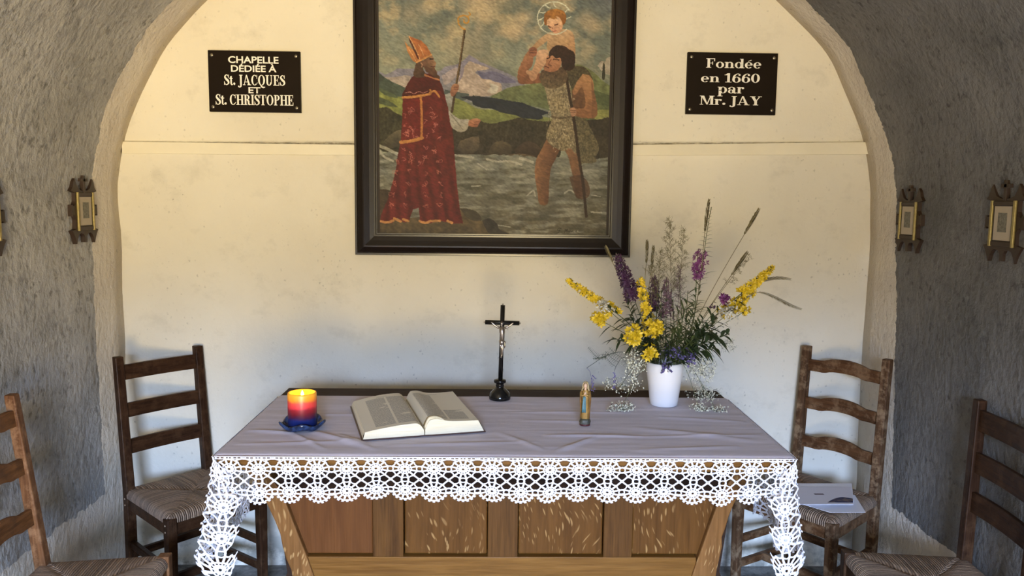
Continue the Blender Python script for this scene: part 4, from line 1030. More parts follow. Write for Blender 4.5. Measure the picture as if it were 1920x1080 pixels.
# ------------------------------------------------------------------ painting: oil on canvas, brushed point by point on a fine mesh
PX0, PX1, PY0, PY1 = 711.0, 1145.0, -75.0, 437.0
SS = 2
PW, PH = int((PX1-PX0)*SS), int((PY1-PY0)*SS)
IMG = np.zeros((PH, PW, 3)); GY, GX = np.mgrid[0:PH, 0:PW]; QX = PX0+(GX+0.5)/SS; QY = PY0+(GY+0.5)/SS
Zm = lambda pts, k=3.4836, oy=0.0: [(650+x/k, oy+y/k) for x, y in pts]        # first close view
Zw = lambda pts: Zm(pts, 3.4836, 190.0)                                       # lower close view
def pmask(pts):
    pts = np.array(pts, float); m = np.zeros((PH, PW), bool)
    i0 = max(0, int((pts[:, 1].min()-PY0)*SS)-1); i1 = min(PH, int((pts[:, 1].max()-PY0)*SS)+2)
    j0 = max(0, int((pts[:, 0].min()-PX0)*SS)-1); j1 = min(PW, int((pts[:, 0].max()-PX0)*SS)+2)
    if i1 <= i0 or j1 <= j0: return m
    x = QX[i0:i1, j0:j1]; y = QY[i0:i1, j0:j1]; r = np.zeros(x.shape, bool); n = len(pts)
    for a in range(n):
        xa, ya = pts[a]; xb, yb = pts[(a+1) % n]
        if ya == yb: continue
        r ^= ((ya > y) != (yb > y)) & (x < (xb-xa)*(y-ya)/(yb-ya)+xa)
    m[i0:i1, j0:j1] = r; return m
def smooth(pts, k=5):
    return spline(list(pts)+[pts[0]], k)[:-1]
def lay(m, c, c2=None, n=None, amt=0.10, a=1.0, sc_=0.12):
    if not m.any(): return
    c = np.array(c, float); base = np.broadcast_to(c, (m.sum(), 3)).copy()
    if c2 is not None: base += (np.array(c2, float)-c)*(n[m] if n is not None else 0.5)[:, None]
    t = fbm(QX[m]*sc_+c[0], QY[m]*sc_*0.8+c[1], 1.3, 4)-0.47
    base *= (1+amt*2.2*t)[:, None]
    IMG[m] = IMG[m]*(1-a)+base*a
def P(pts, c, c2=None, amt=0.10, a=1.0, sm=True, dirv=None, **k):
    m = pmask(smooth(pts) if sm else pts); n = None
    if c2 is not None:
        q = np.array(pts, float); dv = np.array(dirv or (0, 1), float); pr = QX*dv[0]+QY*dv[1]; s = q@dv
        n = np.clip((pr-s.min())/(s.max()-s.min()+1e-6), 0, 1)
    lay(m, c, c2, n, amt, a, **k)
def L(pts, w, c, amt=0.1, a=1.0, k=5):
    pts = spline(pts, k) if len(pts) > 2 else pts
    q = np.array(pts); lo = q.min(0)-w; hi = q.max(0)+w
    bx = (QX > lo[0]) & (QX < hi[0]) & (QY > lo[1]) & (QY < hi[1])
    if not bx.any(): return
    X = QX[bx]; Y = QY[bx]; d = np.full(X.shape, 1e9)
    for (x0, y0), (x1, y1) in zip(pts, pts[1:]):
        dx, dy = x1-x0, y1-y0; t = np.clip(((X-x0)*dx+(Y-y0)*dy)/(dx*dx+dy*dy+1e-9), 0, 1)
        d = np.minimum(d, np.hypot(X-x0-t*dx, Y-y0-t*dy))
    m = np.zeros((PH, PW), bool); m[bx] = d < w/2; lay(m, c, amt=amt, a=a)
# sky
n1 = fbm(QX*0.018+3, QY*0.022+1, 0.2, 5); n2 = fbm(QX*0.03+11, QY*0.035+4, 4.2, 5); v = np.clip((QY-PY0)/250, 0, 1)[..., None]
IMG[:] = np.array((96, 102, 96))*(1-v)+np.array((142, 142, 112))*v
k = np.clip((n1-0.42)*5, 0, 1)[..., None]; IMG[:] = IMG*(1-k*0.55)+np.array((84, 90, 80))*k*0.55
k = np.clip((n2-0.50)*6, 0, 1)[..., None]*np.clip((150-QY)/80, 0, 1)[..., None]; IMG[:] = IMG*(1-k*0.7)+np.array((176, 154, 112))*k*0.7
for x, y, r, q in ((805, 12, 16, .6), (895, 10, 26, .75), (910, 28, 18, .6), (960, 45, 22, .75), (982, 28, 14, .6), (965, 55, 14, .6), (925, -10, 30, .5), (1100, 35, 18, .5), (1115, 45, 14, .5), (770, 25, 18, .35), (850, 70, 30, .3), (880, 90, 40, .25)):
    d = np.hypot((QX-x)/1.3, QY-y)/r + (n2-0.5)*1.6; kk = np.clip(1.3-d, 0, 1)[..., None]*q
    IMG[:] = IMG*(1-kk)+np.array((186, 160, 118))*kk
kk = np.clip((QX-1080)/60, 0, 1)[..., None]*np.clip((40-QY)/60, 0, 1)[..., None]; IMG[:] = IMG*(1-kk*0.6)+np.array((98, 98, 106))*kk*0.6
# mountains
P(Zm([(200, 450), (250, 478), (290, 462), (330, 437), (420, 438), (470, 440), (610, 450), (640, 422), (720, 405), (760, 380), (800, 342), (835, 362), (870, 385), (960, 422), (1020, 445), (1100, 480), (1140, 525), (1300, 560), (1400, 640), (200, 660)]), (124, 116, 128), (120, 118, 112), sm=False)
P(Zm([(690, 570), (740, 470), (770, 420), (800, 385), (850, 400), (930, 430), (840, 450), (880, 480), (960, 490), (1010, 530), (980, 600), (700, 610)]), (166, 146, 124), amt=0.2)
P(Zm([(620, 480), (700, 430), (730, 440), (700, 500), (640, 540)]), (160, 142, 128), amt=0.2, a=.7)
P(Zm([(850, 440), (900, 455), (950, 445), (1030, 470), (1110, 515), (1000, 520), (930, 500), (880, 490)]), (104, 100, 118))
P(Zm([(770, 400), (760, 470), (730, 520), (745, 460)]), (128, 116, 124)); P(Zm([(930, 520), (990, 545), (970, 590), (920, 580), (940, 550)]), (168, 158, 138), amt=.2)
P(Zm([(230, 490), (300, 495), (390, 480), (420, 500), (380, 560), (260, 520)]), (158, 142, 124), amt=0.15)
# hills and fields
P(Zm([(200, 455), (240, 490), (300, 525), (380, 560), (420, 640), (200, 640)]), (66, 76, 62), amt=.2, sm=False)
P(Zm([(200, 575), (260, 595), (330, 620), (400, 630), (400, 760), (200, 760)]), (118, 122, 58), amt=.35)
P(Zm([(200, 560), (300, 600), (330, 630), (240, 605)]), (76, 86, 58)); P(Zm([(200, 620), (280, 650), (330, 690), (200, 660)]), (74, 82, 54), amt=.2)
P(Zm([(640, 570), (760, 590), (800, 600), (760, 640), (640, 620)]), (78, 86, 78), amt=.15)
P(Zm([(920, 620), (1000, 580), (1060, 550), (1180, 530), (1300, 525), (1400, 720), (1280, 680)]), (106, 110, 68), (84, 92, 60), amt=.25)
P(Zm([(640, 600), (760, 640), (860, 690), (1000, 700), (1330, 745), (1400, 800), (850, 790), (650, 740)]), (128, 130, 64), (104, 108, 56), amt=.2)
P(Zm([(740, 616), (780, 612), (830, 608), (900, 612), (960, 618), (1060, 635), (1150, 648), (1240, 680), (1340, 712), (1280, 728), (1290, 745), (1265, 757), (1200, 752), (1150, 748), (1100, 728), (1020, 715), (950, 690), (880, 685), (825, 665), (818, 640)]), (36, 42, 50), amt=.2, sm=False)
for i in range(60):
    x = 830+i*8.4; L([(650+x/3.4836, (603+(x-830)*0.20+0.0001*(x-830)**2)/3.4836), (650+x/3.4836, (625+(x-830)*0.20)/3.4836)], 1.1, (36, 44, 46))
P(Zm([(1460, 400), (1520, 395), (1600, 430), (1680, 500), (1740, 560), (1740, 760), (1460, 760)]), (112, 116, 70), (84, 92, 54), amt=.25)
P(Zm([(1620, 560), (1740, 600), (1740, 660), (1620, 640)]), (78, 86, 52), amt=.2); P(Zm([(1620, 690), (1740, 690), (1740, 770), (1640, 760)]), (124, 122, 62), amt=.2)
P(Zm([(1640, 400), (1665, 370), (1690, 372), (1700, 350), (1740, 350), (1740, 450), (1690, 450)]), (150, 138, 116), amt=.2); P(Zm([(1676, 385), (1686, 385), (1692, 470), (1682, 492), (1672, 470)]), (52, 50, 36))
# hedges, rocks
P(Zm([(200, 700), (260, 690), (310, 720), (370, 750), (420, 800), (420, 960), (200, 960)]), (58, 54, 34), amt=.45, sc_=.3)
P(Zm([(670, 830), (730, 800), (800, 790), (860, 765), (900, 780), (960, 785), (1020, 772), (1080, 760), (1140, 745), (1200, 760), (1290, 768), (1360, 790), (1360, 1040), (690, 1010)]), (58, 52, 34), (52, 44, 32), amt=.45, sc_=.3)
P(Zm([(1560, 760), (1660, 750), (1740, 760), (1740, 1060), (1560, 1060)]), (54, 46, 32), amt=.4, sc_=.3)
for q, c in (([(720, 960), (740, 910), (790, 885), (850, 872), (870, 890), (860, 960), (790, 990)], (104, 88, 66)), ([(930, 1000), (950, 930), (1010, 900), (1080, 930), (1070, 1000), (990, 1020)], (86, 72, 50)), ([(1100, 960), (1180, 900), (1260, 930), (1300, 1010), (1150, 1020)], (78, 60, 42)), ([(230, 930), (260, 890), (330, 840), (380, 850), (370, 920), (280, 960)], (102, 90, 64)), ([(990, 1030), (1060, 990), (1180, 985), (1250, 1010), (1240, 1040), (1010, 1045)], (94, 76, 52))):
    P(Zm(q), c, tuple(v*.6 for v in c), amt=.2)
# water
wm = (QY > 190+330/3.4836+(fbm(QX*.03, QY*.03, 9)-.45)*22)
w1 = fbm(QX*.035, QY*.16, 2.2, 5)
lay(wm, (112, 110, 92), (92, 84, 62), np.clip((QY-290)/140, 0, 1), amt=.12)
k = (np.clip((w1-.50)*6, 0, 1)*.55*wm)[..., None]; IMG[:] = IMG*(1-k)+np.array((156, 150, 126))*k
k = (np.clip((.42-w1)*7, 0, 1)*.6*wm)[..., None]; IMG[:] = IMG*(1-k)+np.array((70, 66, 48))*k
for q, w in (([(920, 360), (1000, 375), (1060, 372), (1150, 392)], 4), ([(1140, 352), (1180, 360), (1225, 378)], 5), ([(205, 280), (260, 300), (330, 335)], 6), ([(205, 300), (240, 350), (300, 380)], 4), ([(700, 335), (780, 345), (830, 350)], 4), ([(860, 390), (920, 430)], 2), ([(820, 540), (880, 538)], 2), ([(1190, 600), (1230, 565), (1245, 600)], 3), ([(1440, 580), (1480, 560), (1530, 600)], 3), ([(1620, 590), (1680, 600)], 2), ([(1620, 705), (1690, 710)], 3), ([(1000, 800), (1080, 812)], 2)):
    L(Zw(q), w, (170, 162, 136), a=.75)
P(Zw([(200, 570), (290, 590), (320, 800), (200, 860)]), (74, 58, 38), amt=.3)
P(Zw([(200, 775), (400, 760), (700, 720), (745, 690), (830, 700), (872, 730), (885, 775), (930, 755), (975, 775), (1000, 820), (1070, 862), (900, 880), (200, 880)]), (98, 80, 50), (78, 64, 42), amt=.3)
P(Zw([(745, 690), (830, 700), (872, 730), (885, 770), (800, 760)]), (66, 58, 42), amt=.2); P(Zw([(890, 770), (940, 756), (985, 785), (1010, 830), (1065, 862), (950, 865)]), (56, 50, 38), amt=.25)
# ---- bishop
rng = random.Random(5)
P(Zm([(640, 600), (690, 592), (706, 640), (690, 690), (672, 712), (650, 705)]), (156, 152, 134), (124, 118, 102))
robe = Zm([(440, 478), (405, 520), (380, 570), (366, 630), (362, 760), (352, 900), (330, 1010)]) + Zw([(322, 420), (298, 520), (262, 640), (216, 745), (212, 792), (290, 795), (330, 760), (370, 788), (402, 785), (432, 700), (470, 690), (480, 790), (550, 792), (600, 772), (660, 785), (700, 792), (765, 790), (742, 690), (722, 520), (708, 360), (694, 200)]) + Zm([(684, 800), (664, 700), (640, 600), (616, 530), (590, 490), (540, 468), (490, 470)])
P(robe, (100, 27, 23), (106, 29, 24), amt=.22, sm=False)
rm = pmask(robe); f = np.sin((QX-710)*(0.42-0.0006*(QY-150)) + (QY-200)*0.012+fbm(QX*.02, QY*.01, 3)*4)
k = (np.clip(f, 0, 1)*.40*rm*np.clip((QY-215)/120, 0, 1))[..., None]; IMG[:] = IMG*(1-k)+np.array((64, 14, 12))*k
k = (np.clip(-f, 0, 1)*.30*rm*np.clip((QY-240)/120, 0, 1))[..., None]; IMG[:] = IMG*(1-k)+np.array((124, 42, 34))*k
P(Zm([(650, 640), (690, 800), (705, 1000), (690, 1070), (640, 900), (620, 640)]), (92, 24, 18), a=.6)
P(Zm([(440, 478), (405, 520), (378, 575), (365, 620), (450, 612), (540, 592), (600, 575), (638, 605), (616, 530), (590, 490), (540, 468), (490, 470)]), (86, 22, 20), (74, 18, 18), amt=.12)
P(Zm([(370, 640), (475, 630), (484, 880), (356, 905)]), (108, 26, 22), amt=.15, sm=False)
L(Zm([(366, 624), (450, 618), (540, 600)]), 4.6, (186, 124, 56)); L(Zm([(485, 622), (490, 760), (488, 890)]), 4.4, (172, 106, 46)); L(Zm([(350, 918), (420, 908), (492, 888)]), 6.2, (176, 114, 54)); L(Zm([(540, 595), (575, 580), (604, 616)]), 4, (182, 118, 54)); L(Zm([(545, 572), (548, 600)]), 3.5, (160, 104, 44))
L(Zm([(380, 596), (410, 588), (440, 598), (470, 585), (500, 592), (530, 580)]), .9, (190, 130, 110))
for x0, y0, x1, y1, nn in ((375, 670, 465, 880, 16), (510, 640, 610, 900, 12), (350, 950, 620, 1070, 12)):
    for i in range(nn):
        x, y = rng.uniform(x0, x1), rng.uniform(y0, y1); q = [(x+rng.uniform(-16, 16), y+rng.uniform(-18, 18)) for _ in range(5)]; L(Zm(q), .8, (188, 112, 92), a=.75)
for y in range(380, 740, 74):
    for x in range(330, 660, 92):
        sx = x - (y-380)*0.16*(1 if x < 450 else -.05); q0 = [(sx+rng.uniform(-22, 22), y+rng.uniform(-22, 22)) for _ in range(7)]; L(Zw(q0[:4]), .8, (190, 112, 84), a=.65); L(Zw(q0[3:]), .8, (190, 112, 84), a=.65)
for q in ([(216, 782), (255, 790), (300, 778)], [(305, 762), (330, 775), (350, 782)], [(365, 768), (400, 780)], [(474, 778), (515, 790), (550, 776)], [(560, 778), (610, 775)], [(660, 775), (690, 788)]): L(Zw(q), 4.6, (182, 122, 62))
P(Zm([(452, 400), (480, 385), (505, 392), (500, 440), (520, 480), (490, 494), (448, 492), (436, 470)]), (98, 70, 48), (74, 50, 34), amt=.2)
P(Zm([(495, 392), (530, 352), (556, 345), (564, 362), (572, 382), (586, 402), (578, 412), (580, 424), (574, 436), (590, 460), (540, 462), (512, 440), (500, 420)]), (142, 104, 72), (104, 70, 50), amt=.15, dirv=(-1, 0.3))
P(Zm([(515, 415), (540, 430), (566, 424), (580, 440), (592, 470), (610, 488), (604, 506), (586, 500), (560, 480), (530, 462), (512, 448)]), (98, 66, 46), (82, 52, 36), amt=.2)
L(Zm([(544, 374), (562, 372)]), 2.4, (54, 34, 26)); L(Zm([(552, 420), (576, 420)]), 1.6, (74, 40, 32)); L(Zm([(486, 400), (494, 412), (490, 424)]), 2.2, (152, 110, 80))
P(Zm([(505, 468), (555, 488), (605, 503), (600, 512), (540, 492), (508, 482)]), (176, 110, 64))
P(Zm([(378, 262), (398, 286), (432, 312), (470, 368), (476, 386), (456, 400), (430, 384), (398, 330), (386, 290)]), (186, 124, 66), (162, 100, 50), sm=False)
P(Zm([(404, 226), (440, 300), (476, 372), (462, 372), (430, 300), (412, 262)]), (84, 36, 24), sm=False)
P(Zm([(406, 226), (440, 240), (490, 258), (520, 286), (540, 320), (556, 345), (500, 376), (458, 402), (478, 372), (450, 316), (424, 262)]), (158, 88, 44), (172, 106, 52), sm=False, amt=.15)
L(Zm([(408, 230), (450, 310), (478, 374)]), 1.4, (206, 150, 90)); L(Zm([(456, 396), (510, 370), (553, 345)]), 3, (186, 128, 66)); L(Zm([(470, 280), (490, 320), (500, 350)]), 1.2, (206, 150, 96)); L(Zm([(400, 300), (430, 350), (452, 386)]), 1, (206, 150, 90))
L(Zm([(770, 182), (742, 380), (716, 540), (688, 712)]), 4.2, (70, 52, 32)); L(Zm([(766, 190), (738, 390), (712, 545)]), 1.2, (118, 92, 56))
L(Zm([(772, 180), (748, 168), (728, 140), (728, 108), (754, 92), (784, 96), (796, 118), (786, 138), (766, 134), (764, 116)]), 2.8, (172, 122, 48)); L(Zm([(786, 96), (806, 84), (796, 70)]), 2.2, (172, 122, 48)); L(Zm([(736, 128), (722, 120)]), 1.6, (172, 122, 48))
P(Zm([(676, 590), (684, 552), (706, 530), (732, 538), (728, 572), (708, 600), (690, 616)]), (160, 112, 80), (128, 80, 56)); L(Zm([(702, 552), (730, 552)]), 1, (96, 56, 40)); L(Zm([(700, 566), (728, 566)]), 1, (96, 56, 40))
P(Zm([(664, 700), (700, 735), (740, 760), (800, 762), (800, 800), (780, 835), (740, 846), (705, 830), (680, 800)]), (172, 164, 142), (138, 128, 106), amt=.12); L(Zm([(680, 730), (730, 790), (760, 830)]), 1.4, (116, 108, 90))
P(Zm([(798, 772), (830, 756), (868, 758), (876, 772), (866, 792), (850, 812), (800, 804)]), (168, 112, 78), (136, 82, 54)); L(Zm([(836, 778), (872, 776)]), .9, (104, 60, 42)); L(Zm([(832, 792), (864, 792)]), .9, (104, 60, 42))
# ---- giant wading with a child on his shoulders
P(Zm([(1485, 700), (1560, 740), (1600, 800), (1650, 900), (1662, 950), (1640, 1000), (1648, 1030), (1580, 1040), (1500, 1010)]), (92, 82, 56), amt=.5, sc_=.5)
legc = (140, 96, 60); legd = (96, 62, 38)
P(Zw([(1330, 190), (1400, 270), (1385, 330), (1345, 420), (1336, 520), (1328, 650), (1272, 652), (1256, 560), (1240, 470), (1245, 370), (1280, 290)]), legc, legd, dirv=(1, .2), amt=.15)
P(Zw([(1420, 280), (1500, 290), (1530, 380), (1545, 470), (1560, 560), (1548, 610), (1516, 600), (1500, 500), (1480, 420), (1456, 330)]), (134, 94, 60), legd, amt=.15)
P(Zw([(1470, 470), (1545, 460), (1600, 520), (1600, 600), (1520, 610)]), (84, 56, 36), a=.8)
P(Zm([(1480, 470), (1550, 470), (1570, 560), (1570, 680), (1500, 700), (1475, 600)]), (116, 80, 50), (92, 60, 38))
P(Zm([(1290, 530), (1340, 545), (1400, 500), (1450, 500), (1470, 560), (1480, 660), (1488, 760), (1500, 860), (1510, 980), (1470, 940), (1430, 962), (1390, 950), (1350, 930), (1312, 880), (1320, 820), (1345, 760), (1340, 710), (1318, 640), (1305, 580)]), (136, 120, 88), (120, 104, 72), amt=.45, sc_=.5)
for i in range(230):
    x = rng.uniform(1315, 1490); y = rng.uniform(560, 960)
    if not (pmask([(650+x/3.4836-.3, y/3.4836-.3), (650+x/3.4836+.3, y/3.4836-.3), (650+x/3.4836, y/3.4836+.4)]).any()): pass
    if x < 1300+abs(y-740)*0.05 or (y > 880 and x < 1340): continue
    a = rng.uniform(.4, 2.6); L(Zm([(x, y), (x+10*math.cos(a), y+12*math.sin(a))]), .9, rng.choice([(186, 168, 128), (172, 154, 114), (84, 70, 46), (94, 78, 52)]), a=.8)
L(Zm([(1345, 735), (1400, 745), (1486, 735)]), 3.5, (84, 68, 46), a=.7)
P(Zm([(1440, 440), (1490, 405), (1550, 410), (1590, 445), (1610, 490), (1560, 470), (1520, 500), (1490, 560), (1460, 520)]), (76, 66, 44), amt=.4, sc_=.4)
P(Zm([(1545, 455), (1590, 465), (1615, 510), (1625, 580), (1645, 660), (1644, 715), (1620, 740), (1570, 744), (1500, 728), (1478, 700), (1500, 682), (1560, 672), (1562, 610), (1540, 540), (1500, 590), (1480, 570), (1510, 500)]), (160, 114, 72), (128, 84, 52), amt=.12)
P(Zm([(1600, 480), (1640, 640), (1646, 720), (1610, 745), (1610, 660)]), (112, 74, 46), a=.6)
L(Zm([(1440, 480), (1455, 570), (1485, 720), (1510, 860), (1530, 1000)]) + Zw([(1560, 500), (1588, 735)]), 5.4, (56, 38, 26))
P(Zm([(1462, 680), (1490, 672), (1506, 690), (1500, 728), (1474, 730)]), (156, 112, 78)); L(Zm([(1466, 694), (1500, 694)]), 1, (96, 60, 42)); L(Zm([(1468, 708), (1500, 708)]), 1, (96, 60, 42))
sk = (188, 152, 108); skd = (150, 112, 74)
P(Zm([(1322, 188), (1350, 190), (1400, 170), (1440, 170), (1475, 192), (1488, 250), (1490, 330), (1450, 335), (1320, 310), (1308, 250)]), sk, skd, amt=.1, dirv=(.3, 1))
P(Zm([(1326, 190), (1300, 200), (1258, 232), (1220, 272), (1200, 300), (1222, 306), (1262, 280), (1300, 252), (1320, 232)]), sk, skd, amt=.1)
P(Zm([(1448, 190), (1478, 210), (1490, 270), (1492, 345), (1470, 340), (1440, 290), (1455, 250)]), (180, 140, 98), (146, 106, 70)); P(Zm([(1410, 280), (1430, 274), (1445, 292), (1436, 306), (1414, 298)]), (184, 138, 104))
L(Zm([(1380, 200), (1385, 250), (1382, 300)]), 1.2, (160, 122, 84), a=.5)
P(Zm([(1204, 292), (1232, 296), (1240, 330), (1220, 345), (1214, 400), (1190, 430), (1180, 462), (1260, 452), (1290, 470), (1280, 512), (1180, 526), (1130, 522), (1116, 492), (1120, 440), (1145, 380), (1170, 330)]), (158, 108, 72), (120, 74, 48), amt=.14)
P(Zm([(1188, 300), (1210, 286), (1238, 294), (1242, 330), (1220, 348), (1190, 340)]), (140, 88, 62)); L(Zm([(1196, 308), (1236, 304)]), 1, (92, 52, 38)); L(Zm([(1194, 322), (1236, 322)]), 1, (92, 52, 38))
P(Zm([(1252, 306), (1285, 300), (1318, 312), (1308, 370), (1280, 420), (1250, 460), (1234, 498), (1205, 500), (1190, 470), (1172, 452), (1180, 436), (1210, 436), (1232, 380), (1240, 330)]), (192, 150, 112), (168, 122, 84), amt=.1)
P(Zm([(1270, 440), (1300, 425), (1350, 440), (1405, 410), (1440, 440), (1440, 500), (1390, 545), (1330, 552), (1285, 535), (1262, 490)]), (82, 60, 42), (98, 82, 58), amt=.35, sc_=.4)
P(Zm([(1306, 345), (1330, 332), (1370, 345), (1396, 352), (1402, 390), (1380, 430), (1340, 444), (1300, 438), (1286, 420), (1300, 390)]), (176, 122, 84), (142, 92, 62), amt=.12)
P(Zm([(1322, 318), (1340, 290), (1372, 272), (1420, 276), (1450, 296), (1486, 320), (1492, 372), (1484, 420), (1440, 436), (1408, 410), (1402, 372), (1392, 352), (1366, 356), (1342, 338), (1322, 350)]), (56, 34, 26), (44, 26, 22), amt=.35, sc_=.4)
L(Zm([(1308, 358), (1326, 352)]), 1.8, (52, 30, 24)); L(Zm([(1352, 362), (1386, 366)]), 2, (52, 30, 24)); L(Zm([(1334, 366), (1318, 396), (1336, 402)]), 1.4, (108, 62, 44)); L(Zm([(1296, 408), (1322, 420)]), 1.8, (92, 44, 36))
th = np.linspace(0, 2*math.pi, 60); L([(650+(1352+110*math.cos(t))/3.4836, (98+103*math.sin(t))/3.4836) for t in th[7:55]], 1.9, (192, 188, 156), k=1)
for a in (-160, -125, -95, -35, -5, 170, 145):
    t = math.radians(a); L(Zm([(1352+108*math.cos(t), 98+101*math.sin(t)), (1352+84*math.cos(t+.08), 98+80*math.sin(t+.08)), (1352+72*math.cos(t+.22), 98+70*math.sin(t+.22))]), 1.6, (190, 186, 154))
P(Zm([(1284, 110), (1290, 70), (1320, 46), (1370, 40), (1410, 52), (1428, 84), (1424, 124), (1404, 140), (1380, 100), (1340, 96), (1308, 118), (1300, 146), (1288, 136)]), (160, 106, 46), (130, 78, 34), amt=.25, sc_=.3)
P(Zm([(1302, 112), (1340, 90), (1380, 92), (1404, 126), (1406, 160), (1388, 186), (1360, 196), (1330, 178), (1308, 150)]), (210, 166, 122), (188, 134, 96), amt=.08)
L(Zm([(1312, 150), (1330, 158)]), 2, (92, 54, 40)); L(Zm([(1354, 144), (1374, 136)]), 2, (92, 54, 40)); L(Zm([(1340, 156), (1340, 166)]), 1.2, (164, 104, 78)); L(Zm([(1344, 182), (1362, 180)]), 1.6, (158, 78, 66))
P(Zm([(1318, 96), (1350, 84), (1372, 100), (1340, 104)]), (160, 106, 46))
# signature
for q in ([(487, 373), (455, 385), (460, 400), (500, 405), (545, 375)], ): pass
sg = lambda pts: [(1020+x/14.77, 400+y/14.77) for x, y in pts]
for q in ([(560, 372), (500, 365), (450, 395), (470, 420), (530, 415), (500, 450), (470, 495), (420, 505)], [(655, 490), (680, 375), (700, 450), (735, 375), (735, 470)], [(770, 440), (800, 470), (830, 430)], [(850, 470), (880, 430), (900, 470)], [(955, 465), (990, 420), (1005, 465)], [(1060, 435), (1130, 440)]):
    L(sg(q), .9, (34, 30, 18), a=.8)
_wx = (fbm(QX*0.35, QY*0.30, 6.6, 3)-0.44)*3.4; _wy = (fbm(QX*0.35+40, QY*0.30, 1.6, 3)-0.44)*3.4
IMG = IMG[np.clip((GY+_wy*SS*0.5).astype(int), 0, PH-1), np.clip((GX+_wx*SS*0.5).astype(int), 0, PW-1)]
_st = fbm(QX*0.16+QY*0.10, QY*0.42-QX*0.20, 3.1, 4)-0.46
IMG = IMG*(1+0.42*_st)[..., None] + (fbm(QX*0.05, QY*0.05, 7.7, 3)-0.45)[..., None]*np.array((26, 20, 6))
IMG = IMG*0.86 + (IMG@np.array((0.3, 0.59, 0.11)))[..., None]*np.array((0.15, 0.15, 0.135))
IMG = IMG.reshape(PH//SS, SS, PW//SS, SS, 3).mean((1, 3))
def painting():
    yw_ = WY-0.048
    x0, x1, zt, zb_ = -0.4775, 0.4585, 2.548, 1.4565
    r = thing('framed_painting', 'large dark-framed oil painting of a red-robed bishop and a wading man carrying a child', 'painting', (0, WY-0.005, 1.36))
    H_, W_ = IMG.shape[:2]
    xs = np.linspace(x0, x1, W_+1); zs = np.linspace(zt, zb_, H_+1)
    X, Z = np.meshgrid(xs, zs); V = np.stack([X, np.full_like(X, -0.035), Z-1.36], -1).reshape(-1, 3)
    idx = np.arange((H_+1)*(W_+1)).reshape(H_+1, W_+1)
    Fq = np.stack([idx[:-1, :-1], idx[1:, :-1], idx[1:, 1:], idx[:-1, 1:]], -1).reshape(-1, 4)
    me = bpy.data.meshes.new('canvas'); me.vertices.add(len(V)); me.vertices.foreach_set('co', V.ravel())
    me.loops.add(Fq.size); me.loops.foreach_set('vertex_index', Fq.ravel()); me.polygons.add(len(Fq))
    me.polygons.foreach_set('loop_start', np.arange(0, Fq.size, 4)); me.update(calc_edges=True)
    ca = me.color_attributes.new('paint', 'FLOAT_COLOR', 'CORNER')
    c = np.clip(IMG.reshape(-1, 3)/255, 0, 1); c = np.where(c <= .04045, c/12.92, ((c+.055)/1.055)**2.4)
    c = c**1.10*np.array((1.0, 1.05, 1.25))
    c4 = np.concatenate([c, np.ones((len(c), 1))], 1); ca.data.foreach_set('color', np.repeat(c4, 4, 0).astype(np.float32).ravel())
    t = NT('oil_paint'); a = t.n('ShaderNodeVertexColor'); a.layer_name = 'paint'
    t.set(Base_Color=a.outputs[0], Roughness=0.55, Normal=t.bump(t.noise(t.map(t.tc.outputs['Object'], (160, 160, 160)), 1.0, 4), 0.15, 0.002)); t.p.inputs['Specular IOR Level'].default_value = 0.25
    me.materials.append(t.m); o = bpy.data.objects.new('canvas', me); col.objects.link(o); o.parent = r
    fx0, fx1, fz0, fz1 = -0.5795, 0.5600, 1.3645, 2.648
    pr_ = [(0.0, 0.0), (0.0, 0.044), (0.0015, 0.046), (0.009, 0.046), (0.0115, 0.042), (0.014, 0.043), (0.034, 0.052), (0.040, 0.053), (0.060, 0.046), (0.078, 0.041), (0.084, 0.041), (0.086, 0.037), (0.091, 0.037), (0.093, 0.033), (0.100, 0.032), (0.1025, 0.028)]
    for cs in (((fx0, fz0), (fx1, fz0)), ((fx1, fz0), (fx1, fz1)), ((fx1, fz1), (fx0, fz1)), ((fx0, fz1), (fx0, fz0))):
        rows = []
        for d, h in pr_:
            rr = []
            for x, z in cs:
                sx = 1 if x == fx0 else -1; sz_ = 1 if z == fz0 else -1
                rr.append((x+sx*d, -h+0.004, z+sz_*d-1.36))
            rows.append(rr)
        m = MB().quadgrid(rows); m.f = [f[::-1] for f in m.f]
        m.build('frame_rail', 'frame', r)
    MB().box(x0-0.02, -0.031, zb_-0.02-1.36, x1+0.02, -0.004, zt+0.02-1.36).build('backing', 'recess', r)
painting()

# ------------------------------------------------------------------ wildflowers: every stem is a thing with its own stalk, leaves and blossoms
MAT['stalk'] = plain('green_stalk', (0.085, 0.105, 0.035), 0.6, var=0.3, scale=30)
MAT['dark_leaf'] = plain('dark_green_leaf', (0.030, 0.050, 0.016), 0.5, var=0.35, scale=30)
MAT['mid_leaf'] = plain('mid_green_leaf', (0.075, 0.105, 0.030), 0.5, var=0.35, scale=30)
MAT['yellow'] = plain('yellow_petal', (0.72, 0.50, 0.015), 0.5, var=0.35, scale=60)
MAT['olive_bud'] = plain('yellow_green_bud', (0.32, 0.30, 0.05), 0.6, var=0.3, scale=80)
MAT['purple'] = plain('dark_purple_petal', (0.060, 0.017, 0.066), 0.6, var=0.4, scale=60)
MAT['magenta'] = plain('magenta_petal', (0.19, 0.038, 0.17), 0.6, var=0.3, scale=60)
MAT['mauve'] = plain('dusty_mauve_petal', (0.15, 0.085, 0.115), 0.7, var=0.4, scale=60)
MAT['violet'] = plain('blue_violet_petal', (0.14, 0.11, 0.30), 0.6, var=0.3, scale=60)
MAT['white_petal'] = plain('white_petal', (0.55, 0.53, 0.45), 0.6, var=0.2, scale=60)
MAT['straw'] = plain('straw_grass', (0.185, 0.155, 0.075), 0.7, var=0.3, scale=60)
